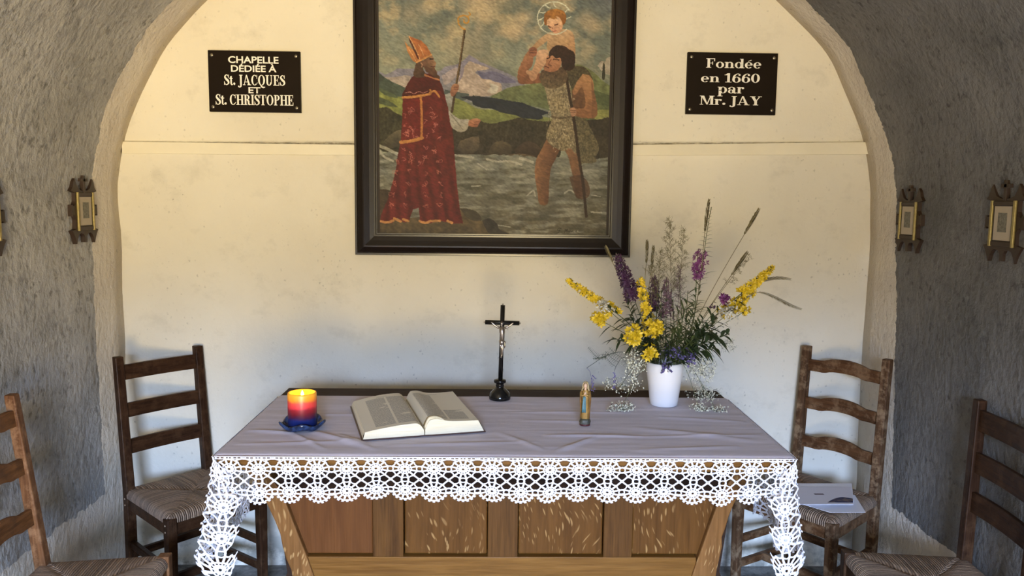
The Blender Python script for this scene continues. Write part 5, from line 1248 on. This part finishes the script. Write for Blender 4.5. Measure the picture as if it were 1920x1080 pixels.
MAT['grey_green'] = plain('grey_green_sprig', (0.080, 0.090, 0.065), 0.7, var=0.3, scale=60)
MAT['tiny_white'] = plain('tiny_cream_blossom', (0.78, 0.76, 0.60), 0.7, var=0.1, scale=80)
fr = random.Random(21)
MOUTH = Vector((vx, vy, vz+0.145)); DEEP = Vector((vx, vy, vz+0.03))
def V3(*a): return Vector(a)
def bez(a, b, c, d, n=14):
    return [(a*(1-t)**3 + b*3*t*(1-t)**2 + c*3*t*t*(1-t) + d*t**3) for t in [i/n for i in range(n+1)]]
def unit(r=fr):
    z = r.uniform(-1, 1); t = r.uniform(0, 2*math.pi); q = math.sqrt(1-z*z); return V3(q*math.cos(t), q*math.sin(t), z)
def petal(m, c, d, side, L, W, cup=0.25):
    d = d.normalized(); s = side.normalized(); n = d.cross(s)
    k = len(m.v)
    m.v += [tuple(c), tuple(c+d*L*0.45+s*W/2+n*L*cup*0.2), tuple(c+d*L+n*L*cup), tuple(c+d*L*0.45-s*W/2+n*L*cup*0.2)]
    m.f.append((k, k+1, k+2, k+3))
def star(m, c, nrm, L, W, n=5):
    nrm = nrm.normalized(); a = nrm.cross(V3(0.3, 0.9, 0.2)); a.normalize(); b = nrm.cross(a); ph = fr.uniform(0, 6)
    for i in range(n):
        t = ph+2*math.pi*i/n; d = a*math.cos(t)+b*math.sin(t)+nrm*0.35; petal(m, c, d, nrm.cross(d), L, W, 0.15)
def leaf(m, base, d, L, W, droop=0.2):
    d = d.normalized(); s = d.cross(V3(0, 0, 1))
    if s.length < 0.05: s = V3(1, 0, 0)
    s.normalize(); rows = []
    for i in range(6):
        t = i/5; w = W*math.sin(math.pi*(0.06+0.94*t)**0.8)*0.5 if t < 1 else 0.0003
        p = base + d*L*t + V3(0, 0, -droop*L*t*t)
        rows.append([p - s*w + V3(0, 0, w*0.35), p, p + s*w + V3(0, 0, w*0.35)])
    m.quadgrid(rows)
def path(tip, lean=0.5, start=None):
    a = V3(vx+fr.uniform(-.02, .02), vy+fr.uniform(-.02, .02), vz+0.03)
    h = tip-MOUTH; r = V3(h.x, h.y, 0); r = r.normalized()*0.046 if r.length > 0.046 else r
    mth = MOUTH + V3(r.x, r.y, 0) + V3(fr.uniform(-.006, .006), fr.uniform(-.006, .006), 0.0)
    Lh = (tip-mth).length
    p1 = bez(a, a+(mth-a)*0.4, a+(mth-a)*0.7, mth, 4)
    p2 = bez(mth, mth+(mth-a).normalized()*Lh*0.33 + V3(0, 0, Lh*0.10*lean), tip-(tip-mth).normalized()*Lh*0.30 + V3(0, 0, Lh*0.05*lean), tip, 14)
    return p1 + p2[1:]
def at_len(pts, t):
    # point and direction at fraction t of the part above the mouth
    q = pts[4:]; f = t*(len(q)-1); i = min(int(f), len(q)-2); return q[i]+(q[i+1]-q[i])*(f-i), (q[i+1]-q[i]).normalized()
def plant(name, label, cat, build, group='wildflowers in the white vase'):
    r = thing(name, label, cat, (vx, vy, vz+0.004), 0, group)
    parts = {}
    def part(nm, mat):
        if nm not in parts: parts[nm] = (MB(), mat)
        return parts[nm][0]
    build(part)
    for nm, (m, mat) in parts.items():
        m.v = [(x-vx, y-vy, z-vz-0.004) for x, y, z in m.v]; m.build(nm, mat, r, smooth=nm == 'stem')
    return r
def yellow_spike(tip, t0, dens=60, size=0.0150, rad=0.017, taper=True, leaves=7, start=0.12, mat='dark_leaf', sp=1.0):
    def b(part):
        pts = path(tip); part('stem', 'stalk').tube(pts, 0.0014, 6)
        m = part('blossoms', 'yellow'); lf = part('leaves', mat); bd = part('buds', 'olive_bud')
        for i in range(dens):
            t = t0+(1-t0)*(i+fr.random()*0.6)/dens; p, d = at_len(pts, min(t, 0.999)); k = 1-0.65*(t-t0)/(1-t0) if taper else 1
            u = unit(); u = (u-d*u.dot(d)); u.normalize(); c = p+u*rad*k*fr.uniform(.6, 1.1); nn = u+d*0.3+V3(0, -0.5, 0.1)
            star(m, c, nn, size*(0.55+0.45*k)*fr.uniform(.8, 1.15), size*0.62*k**0.4, 5)
            bd.ball(c-u*0.002, 0.0019, 5, 4)
            if fr.random() < 0.5: leaf(lf, p, u+d*0.5, 0.022*k+0.006, 0.007)
        for i in range(leaves):
            t = start+(t0-start)*i/max(1, leaves); p, d = at_len(pts, t); u = unit(); u.y -= 0.3; u = (u-d*u.dot(d)); u.normalize(); leaf(lf, p, u+d*0.7, fr.uniform(.035, .055), fr.uniform(.010, .015), 0.3)
    return b
def floret_spike(tip, t0, pm, dens=70, rad=0.017, size=0.008, leafm='mid_leaf', leaves=10, tipbud=False, long_leaf=0.04):
    def b(part):
        pts = path(tip); part('stem', 'stalk').tube(pts, 0.0013, 6)
        m = part('blossoms', pm); lf = part('leaves', leafm)
        for i in range(dens):
            t = t0+((0.97 if not tipbud else 0.70)-t0)*i/dens; p, d = at_len(pts, t); k = 1-0.55*((t-t0)/(1-t0))**1.5
            u = unit(); u = (u-d*u.dot(d)); u.normalize(); c = p+u*rad*k*fr.uniform(.3, 1.05)
            star(m, c, u+d*0.2, size*k*fr.uniform(.7, 1.2), size*0.55*k, 4)
        if tipbud:
            bd = part('seed_pods', 'grey_green')
            for i in range(26):
                t = 0.66+0.34*i/26; p, d = at_len(pts, min(.999, t)); u = V3((-1)**i, fr.uniform(-.5, .3), 0.0); k = 1.05-(i/26)
                leaf(bd, p, u+d*(0.15+i/26*1.2), 0.027*k+0.006, 0.0052*k+0.0022, 0.25)
        else:
            bd = part('tip_buds', 'mauve' if pm != 'violet' else 'violet')
            for i in range(14):
                p, d = at_len(pts, 0.93+0.069*i/14); u = unit(); bd.ball(p+(u-d*u.dot(d))*0.005*(1-i/16), (0.0016, 0.0016, 0.0024), 5, 4)
        for i in range(leaves):
            t = 0.14+(t0-0.14)*i/max(1, leaves); p, d = at_len(pts, t); u = unit(); u = (u-d*u.dot(d)); u.normalize(); leaf(lf, p, u+d*0.9, long_leaf*fr.uniform(.7, 1.2), 0.007, 0.3)
    return b
def grass_head(tip, head=0.22, w=0.0035, bend=None, rows=34):
    def b(part):
        pts = path(tip) if bend is None else path(bend)[:-1] + bez(bend, bend+(bend-MOUTH).normalized()*0.05, tip+V3(-0.06, 0, 0.012), tip, 10)
        part('stem', 'straw').tube(pts, [0.0011]*(len(pts)-3)+[0.0008, 0.0006, 0.0004], 5)
        m = part('seed_head', 'straw'); n = len(pts)
        acc = [0]
        for p, q in zip(pts, pts[1:]): acc.append(acc[-1]+(q-p).length)
        T = acc[-1]
        for i in range(rows):
            s = T-head+head*i/rows
            j = max(k for k in range(n) if acc[k] <= s); j = min(j, n-2); f = (s-acc[j])/(acc[j+1]-acc[j]); p = pts[j]+(pts[j+1]-pts[j])*f; d = (pts[j+1]-pts[j]).normalized()
            k = math.sin(math.pi*(0.12+0.82*i/rows))**0.6
            for sg in (-1, 1):
                u = d.cross(V3(0, 1, 0)).normalized()*sg; leaf(m, p+u*w*0.2, d*1.0+u*0.40+V3(0, fr.uniform(-.2, .2), 0), 0.0165*k, 0.0052*k+0.0012, 0.02)
    return b
def airy(tip, spread=0.06, n=30, t0=0.45, mat='straw', bl=None, size=0.0014, sub=6, droop=0.0, r=0.00045):
    def b(part):
        pts = path(tip); part('stem', 'straw' if mat == 'straw' else 'stalk').tube(pts, [0.0009]*(len(pts)-4)+[0.0007, 0.0006, 0.0005, 0.0004], 4)
        br = part('branches', mat); sd = part('spikelets' if bl is None else 'blossoms', bl or mat)
        for i in range(n):
            t = t0+(1-t0)*i/n; p, d = at_len(pts, min(.998, t)); k = 1-0.75*(t-t0)/(1-t0)
            u = unit(); u = (u-d*u.dot(d)); u.normalize(); e = p+(u+d*0.8).normalized()*spread*k*fr.uniform(.5, 1.1)+V3(0, 0, -droop*fr.random())
            br.tube([p, (p+e)/2+d*0.004, e], r, 3, cap=False)
            for q in range(sub):
                f = fr.uniform(.35, 1); c = p+(e-p)*f; w = unit()*spread*0.22*fr.uniform(.3, 1); br.tube([c, c+w], r*0.8, 3, cap=False)
                if bl: star(sd, c+w, unit()+V3(0, -.6, .3), size, size*0.8, 4)
                else: leaf(sd, c+w, w+d*0.01, 0.0052, 0.0015, 0.1)
    return b
def cloud(center, rx, rz, n, via=None, bl='tiny_white', size=0.0034, ry=None, r=0.00035):
    # a drooping spray: a stem over the rim that ends in a mist of fine branches
    def b(part):
        h = V3(center.x-MOUTH.x, center.y-MOUTH.y, 0); e = MOUTH + (h.normalized()*0.052 if h.length > 0.001 else h) + V3(0, 0, 0.014)
        a = V3(vx, vy, vz+0.04); far = center
        mid = via or (e+far)/2+V3(0, 0, 0.045)
        pts = bez(a, a+V3(0, 0, .05), e-V3(0, 0, .02), e, 5)+bez(e, e+V3(0, 0, 0.015)+h*0.1, mid, far, 10)[1:]
        part('stem', 'stalk').tube(pts, 0.0008, 5); br = part('branches', 'grey_green'); sd = part('blossoms', bl)
        nodes = [(p, 0) for p in pts[len(pts)-6:]]
        C = []
        for i in range(n):
            u = unit(); c = center+V3(u.x*rx, u.y*(ry or rx*0.6), u.z*rz)*1.15*fr.random()**0.6
            if c.z < TZ+0.006: c.z = TZ+0.006+fr.random()*0.004
            C.append(c)
        far_ = pts[-4]; C.sort(key=lambda c: (c-far_).length)
        for c in C:
            s = min(nodes, key=lambda q: (q[0]-c).length+0.004*q[1])
            w = unit()*0.004; br.tube([s[0], (s[0]+c)/2+w, c], r, 3, cap=False); nodes.append((c, s[1]+1))
            for q in range(3):
                p = c+unit()*fr.uniform(.006, .016)
                if p.z < TZ+0.004: p.z = TZ+0.005
                br.tube([c, p], r*0.8, 3, cap=False); star(sd, p, unit()+V3(0, -.8, .4), size*fr.uniform(.7, 1.2), size*0.8, 4)
    return b
def cluster(tip, col_, n=12, rad=0.020, size=0.009, leaves=5, kind=5):
    def b(part):
        pts = path(tip); part('stem', 'stalk').tube(pts, 0.0011, 5); m = part('blossoms', col_); lf = part('leaves', 'dark_leaf')
        for i in range(n):
            u = unit(); q_ = fr.uniform(.25, 1.05); c = tip+V3(u.x*rad, u.y*rad*0.7, u.z*rad)*q_; star(m, c, u+V3(0, -0.6, 0.2), size*fr.uniform(.8, 1.15), size*0.62, kind)
        for i in range(leaves):
            p, d = at_len(pts, 0.35+0.55*i/leaves); u = unit(); u = (u-d*u.dot(d)); u.normalize(); leaf(lf, p, u+d*0.6, fr.uniform(.03, .05), 0.012, 0.3)
    return b
def foliage(tip, n=14, L=0.05, W=0.010, mat='dark_leaf', t0=0.1):
    def b(part):
        pts = path(tip); part('stem', 'stalk').tube(pts, 0.0012, 5); lf = part('leaves', mat)
        for i in range(n):
            p, d = at_len(pts, t0+(0.98-t0)*i/n); u = unit(); u = (u-d*u.dot(d)); u.normalize(); leaf(lf, p, u+d*0.7, L*fr.uniform(.6, 1.15), W*fr.uniform(.7, 1.2), 0.3)
    return b
def vetch(points, leafn=9, fl=None):
    def b(part):
        e = MOUTH+V3(-0.05, -0.01, 0.016)
        pts = [V3(vx, vy, vz+.05), e] + points; pts = [V3(*p) for p in spline([tuple(p) for p in pts], 5)]
        part('stem', 'grey_green').tube(pts, 0.0009, 5); lf = part('leaflets', 'dark_leaf')
        for s0 in (7, 11, 14, 17):
            if s0 >= len(pts)-1: continue
            p = pts[s0]; d = V3(-0.7, fr.uniform(-.3, .2), fr.choice([0.55, 0.7, -0.1, 0.25])).normalized(); q = p+d*0.058
            lf.tube([p, (p+q)/2+V3(0, 0, -.004), q], 0.0005, 4)
            for i in range(leafn):
                c = p+(q-p)*(0.15+0.85*i/leafn)
                for sg in (-1, 1): leaf(lf, c, V3(d.z, 0, -d.x)*sg+d*0.25, 0.0125*(1.1-i/leafn*0.6), 0.0036, 0.1)
        if fl is not None:
            m = part('blossoms', 'violet'); m.tube([points[-1], (points[-1]+fl)/2, fl+V3(0, 0, -0.035)], 0.0006, 4)
            for i in range(14):
                c = fl+V3(fr.uniform(-.006, .006), fr.uniform(-.006, .006), -0.0045*i*0.9); petal(m, c, V3(fr.uniform(-1, 1), -.5, -.9), V3(1, 0.3, 0), 0.009, 0.005)
    return b
YL = 'yellow flower'
plant('yellow_loosestrife', 'yellow loosestrife spike leaning furthest to the left', YL, yellow_spike(ay(1064, 524, 2.66), 0.50, 80, leaves=6))
plant('yellow_loosestrife', 'upright yellow loosestrife spike beside the dark purple spike', YL, yellow_spike(ay(1199, 522, 2.62), 0.34, 74, rad=0.020, leaves=3))
plant('yellow_loosestrife', 'low yellow loosestrife cluster at the left side of the bouquet', YL, cluster(ay(1124, 598, 2.62), 'yellow', 40, 0.026, 0.0145))
plant('yellow_loosestrife', 'yellow loosestrife cluster low in the middle, right one of the pair', YL, cluster(ay(1226, 616, 2.58), 'yellow', 42, 0.027, 0.0150))
plant('yellow_loosestrife', 'yellow loosestrife stars left of centre above the vase', YL, cluster(ay(1189, 630, 2.58), 'yellow', 46, 0.030, 0.0150))
plant('yellow_loosestrife', 'lowest yellow loosestrife stars hanging just over the vase rim', YL, cluster(ay(1219, 660, 2.61), 'yellow', 34, 0.024, 0.0145, 3))
plant('yellow_loosestrife', 'yellow loosestrife spike leaning furthest to the right', YL, yellow_spike(ay(1450, 501, 2.66), 0.66, 64, leaves=8))
plant('yellow_loosestrife', 'shorter yellow loosestrife spike below the far right one', YL, yellow_spike(ay(1412, 546, 2.68), 0.60, 64, rad=0.024, leaves=6))
plant('yellow_loosestrife', 'small yellow loosestrife tuft at the right edge of the white blossoms', YL, cluster(ay(1397, 583, 2.64), 'yellow', 18, 0.016, 0.012, 2))
plant('purple_loosestrife', 'thick dark purple flower spike at the upper left of the bouquet', 'purple flower', floret_spike(ay(1155, 474, 2.70), 0.55, 'purple', 260, 0.028, 0.0135, leaves=8))
plant('purple_loosestrife', 'dull purple spike behind the upright yellow one', 'purple flower', floret_spike(ay(1228, 515, 2.76), 0.55, 'purple', 150, 0.024, 0.012))
plant('purple_loosestrife', 'faded mauve spike in the centre of the bouquet', 'purple flower', floret_spike(ay(1250, 520, 2.70), 0.5, 'mauve', 130, 0.024, 0.011))
plant('rosebay_willowherb', 'magenta willowherb with tall bare seed-pod tip, top of the bouquet', 'pink flower', floret_spike(ay(1334, 388, 2.72), 0.56, 'magenta', 14, 0.016, 0.012, tipbud=True, leaves=14, long_leaf=0.06))
plant('willowherb_blossom', 'magenta blossoms clustered just under the tall seed-pod tip', 'pink flower', floret_spike(ay(1310, 466, 2.69), 0.72, 'magenta', 64, 0.019, 0.012, leaves=14, long_leaf=0.06))
plant('purple_vetchling', 'small purple blossoms at the right beside the white flowers', 'purple flower', cluster(ay(1358, 562, 2.66), 'magenta', 24, 0.018, 0.012, 3))
plant('purple_vetchling', 'tiny purple blossoms low on the right of centre', 'purple flower', cluster(ay(1337, 572, 2.68), 'purple', 8, 0.013, 0.007, 3))
plant('white_sweet_pea', 'white blossoms on the left between the yellow clusters', 'white flower', cluster(ay(1133, 573, 2.63), 'white_petal', 22, 0.023, 0.012, 2, 3))
plant('white_sweet_pea', 'white blossoms on the right side of the bouquet', 'white flower', cluster(ay(1366, 588, 2.63), 'white_petal', 28, 0.032, 0.013, 2, 3))
plant('grass_stalk', 'tallest upright grass stalk with a narrow seed head', 'grass', grass_head(ay(1330, 374, 2.70), 0.11))
plant('grass_stalk', 'long slanting grass stalk with a seed head, far upper right', 'grass', grass_head(ay(1424, 391, 2.70), 0.10))
plant('grass_stalk', 'shorter slanting grass stalk with a dense seed head', 'grass', grass_head(ay(1402, 472, 2.68), 0.095, 0.004))
plant('grass_stalk', 'arching grass stalk bending right, upper of the two', 'grass', grass_head(ay(1483, 524, 2.68), 0.14, bend=ay(1400, 545, 2.68)))
plant('grass_stalk', 'arching grass stalk drooping at the far right', 'grass', grass_head(ay(1503, 580, 2.66), 0.16, bend=ay(1408, 553, 2.66)))
plant('grass_stalk', 'thin grass tip standing before the painting frame corner', 'grass', grass_head(ay(1135, 462, 2.72), 0.06, 0.003, rows=20))
plant('grass_stalk', 'thin dark grass tip left of the airy grass', 'grass', grass_head(ay(1213, 450, 2.74), 0.08, 0.003, rows=24))
plant('grass_stalk', 'thin dark grass tip touching the airy grass', 'grass', grass_head(ay(1225, 460, 2.72), 0.08, 0.003, rows=24))
plant('drooping_panicle', 'loose drooping grass panicle at the upper right', 'grass', airy(ay(1407, 474, 2.70), 0.035, 22, 0.66, droop=0.02))
plant('panicle_stalk', 'tallest airy pale grass panicle in the middle', 'grass', airy(ay(1256, 412, 2.74), 0.066, 70, 0.44))
plant('panicle_stalk', 'airy pale grass panicle right of the tallest one', 'grass', airy(ay(1283, 430, 2.76), 0.060, 60, 0.44))
plant('panicle_stalk', 'airy brownish grass panicle over the purple spike', 'grass', airy(ay(1238, 470, 2.73), 0.060, 50, 0.45))
plant('panicle_stalk', 'low airy pinkish grass panicle in the centre', 'grass', airy(ay(1273, 500, 2.68), 0.050, 34, 0.45, mat='mauve'))
plant('umbel_stalk', 'flat brown umbel left of the airy grass', 'dried flower', airy(ay(1222, 498, 2.68), 0.050, 18, 0.86))
for i, (px, py, Y, L_, W_, mt, lb) in enumerate(((1240, 545, 2.70, .09, .006, 'mid_leaf', 'slim green stem rising among the airy grasses'), (1285, 575, 2.62, .08, .007, 'mid_leaf', 'green stem in front, right of the bouquet centre'), (1265, 610, 2.58, .06, .008, 'mid_leaf', 'short green stem in front of the bouquet centre'), (1320, 640, 2.66, .05, .010, 'dark_leaf', 'dark leaves just over the right rim of the vase'), (1232, 650, 2.70, .05, .010, 'grey_green', 'grey green leaves just over the middle of the rim'), (1345, 600, 2.68, .055, .012, 'dark_leaf', 'dark leafy stem under the right-hand white blossoms'), (1232, 575, 2.74, .08, .007, 'mid_leaf', 'narrow green stem behind the upright yellow spike'), (1272, 580, 2.66, .08, .006, 'mid_leaf', 'slender green stem in the very centre of the bouquet'), (1255, 640, 2.60, .045, .010, 'dark_leaf', 'dark leafy stem low over the middle of the vase'), (1300, 635, 2.60, .045, .011, 'mid_leaf', 'green leafy stem low over the right of the vase rim'), (1172, 560, 2.72, .05, .012, 'dark_leaf', 'dark leafy stem under the thick purple spike'), (1215, 640, 2.66, .045, .013, 'dark_leaf', 'dark leaves behind the lowest yellow stars'), (1335, 618, 2.62, .06, .016, 'dark_leaf', 'dark leafy sprig pointing right of centre'), (1368, 625, 2.63, .06, .016, 'dark_leaf', 'dark leafy sprig furthest right under the white blossoms'), (1342, 652, 2.62, .05, .016, 'dark_leaf', 'dark leafy sprig drooping right above the vase'), (1148, 632, 2.62, .05, .012, 'dark_leaf', 'dark leafy sprig at the left under the yellow clusters'),
        (1262, 560, 2.72, .07, .007, 'mid_leaf', 'narrow green leafy stem upright in the centre'), (1290, 545, 2.72, .08, .007, 'mid_leaf', 'narrow green leafy stem under the magenta blossoms'), (1305, 560, 2.66, .07, .006, 'mid_leaf', 'narrow green leafy stem right of the magenta blossoms'), (1245, 600, 2.66, .05, .008, 'grey_green', 'grey green leafy stem just above the vase centre'), (1275, 620, 2.62, .05, .010, 'mid_leaf', 'broad green leafy stem above the vase, right of centre'), (1210, 590, 2.70, .05, .012, 'dark_leaf', 'dark leafy stem behind the low yellow stars'), (1180, 590, 2.70, .05, .012, 'dark_leaf', 'dark leafy stem behind the left yellow stars'), (1318, 600, 2.70, .05, .009, 'mid_leaf', 'green leafy stem low at the right of the vase'))):
    plant('leafy_stem', lb, 'foliage', foliage(ay(px, py, Y), 28, L_, W_, mt, 0.06))
plant('violet_bellflower', 'small violet blossoms drooping over the front of the vase rim', 'purple flower', cloud(ay(1246, 688, 2.645), 0.016, 0.012, 14, bl='violet', size=0.006))
plant('violet_bellflower', 'small violet blossoms over the right side of the vase rim', 'purple flower', cloud(ay(1290, 668, 2.65), 0.024, 0.022, 22, bl='violet', size=0.006))
plant('violet_bellflower', 'grey violet blossoms above the middle of the vase', 'purple flower', cloud(ay(1262, 660, 2.63), 0.034, 0.022, 26, bl='violet', size=0.0045))
BB = "baby's breath"
BW = 'white flower'
plant('babys_breath', "dense cream spray of baby's breath hanging at the left of the vase", BW, cloud(ay(1186, 685, 2.64), 0.040, 0.050, 100, size=0.0038))
plant('babys_breath', "baby's breath spray low at the left, above the dark table edge", BW, cloud(ay(1165, 722, 2.66), 0.062, 0.026, 46))
plant('babys_breath', "baby's breath spray resting on the cloth left of the vase", BW, cloud(ay(1165, 766, 2.62), 0.042, 0.024, 70))
plant('babys_breath', "dense misty spray of baby's breath right of the vase rim", BW, cloud(ay(1315, 690, 2.66), 0.055, 0.060, 120))
plant('babys_breath', "baby's breath spray trailing low at the right behind the vase", BW, cloud(ay(1322, 738, 2.72), 0.058, 0.028, 80))
plant('babys_breath', "baby's breath tip lying on the cloth furthest right", BW, cloud(ay(1345, 775, 2.62), 0.034, 0.014, 30))
plant('babys_breath', "baby's breath tip lying on the cloth just right of the vase", BW, cloud(ay(1310, 765, 2.62), 0.030, 0.016, 34))
plant('babys_breath', "faint airy spray high at the right of the vase", BW, cloud(ay(1362, 645, 2.68), 0.036, 0.026, 36, size=0.0022))
plant('vetch_sprig', 'dark feathery sprig curving left of the vase, violet tip', 'foliage', vetch([ay(1166, 660, 2.66), ay(1135, 668, 2.65), ay(1112, 682, 2.64), ay(1100, 690, 2.64)], fl=ay(1112, 702, 2.64)))
plant('vetch_sprig', 'dark drooping sprig with violet blossom nearer the vase', 'foliage', vetch([ay(1172, 670, 2.64), ay(1158, 682, 2.63), ay(1152, 695, 2.63)], 7, fl=ay(1152, 698, 2.63)))
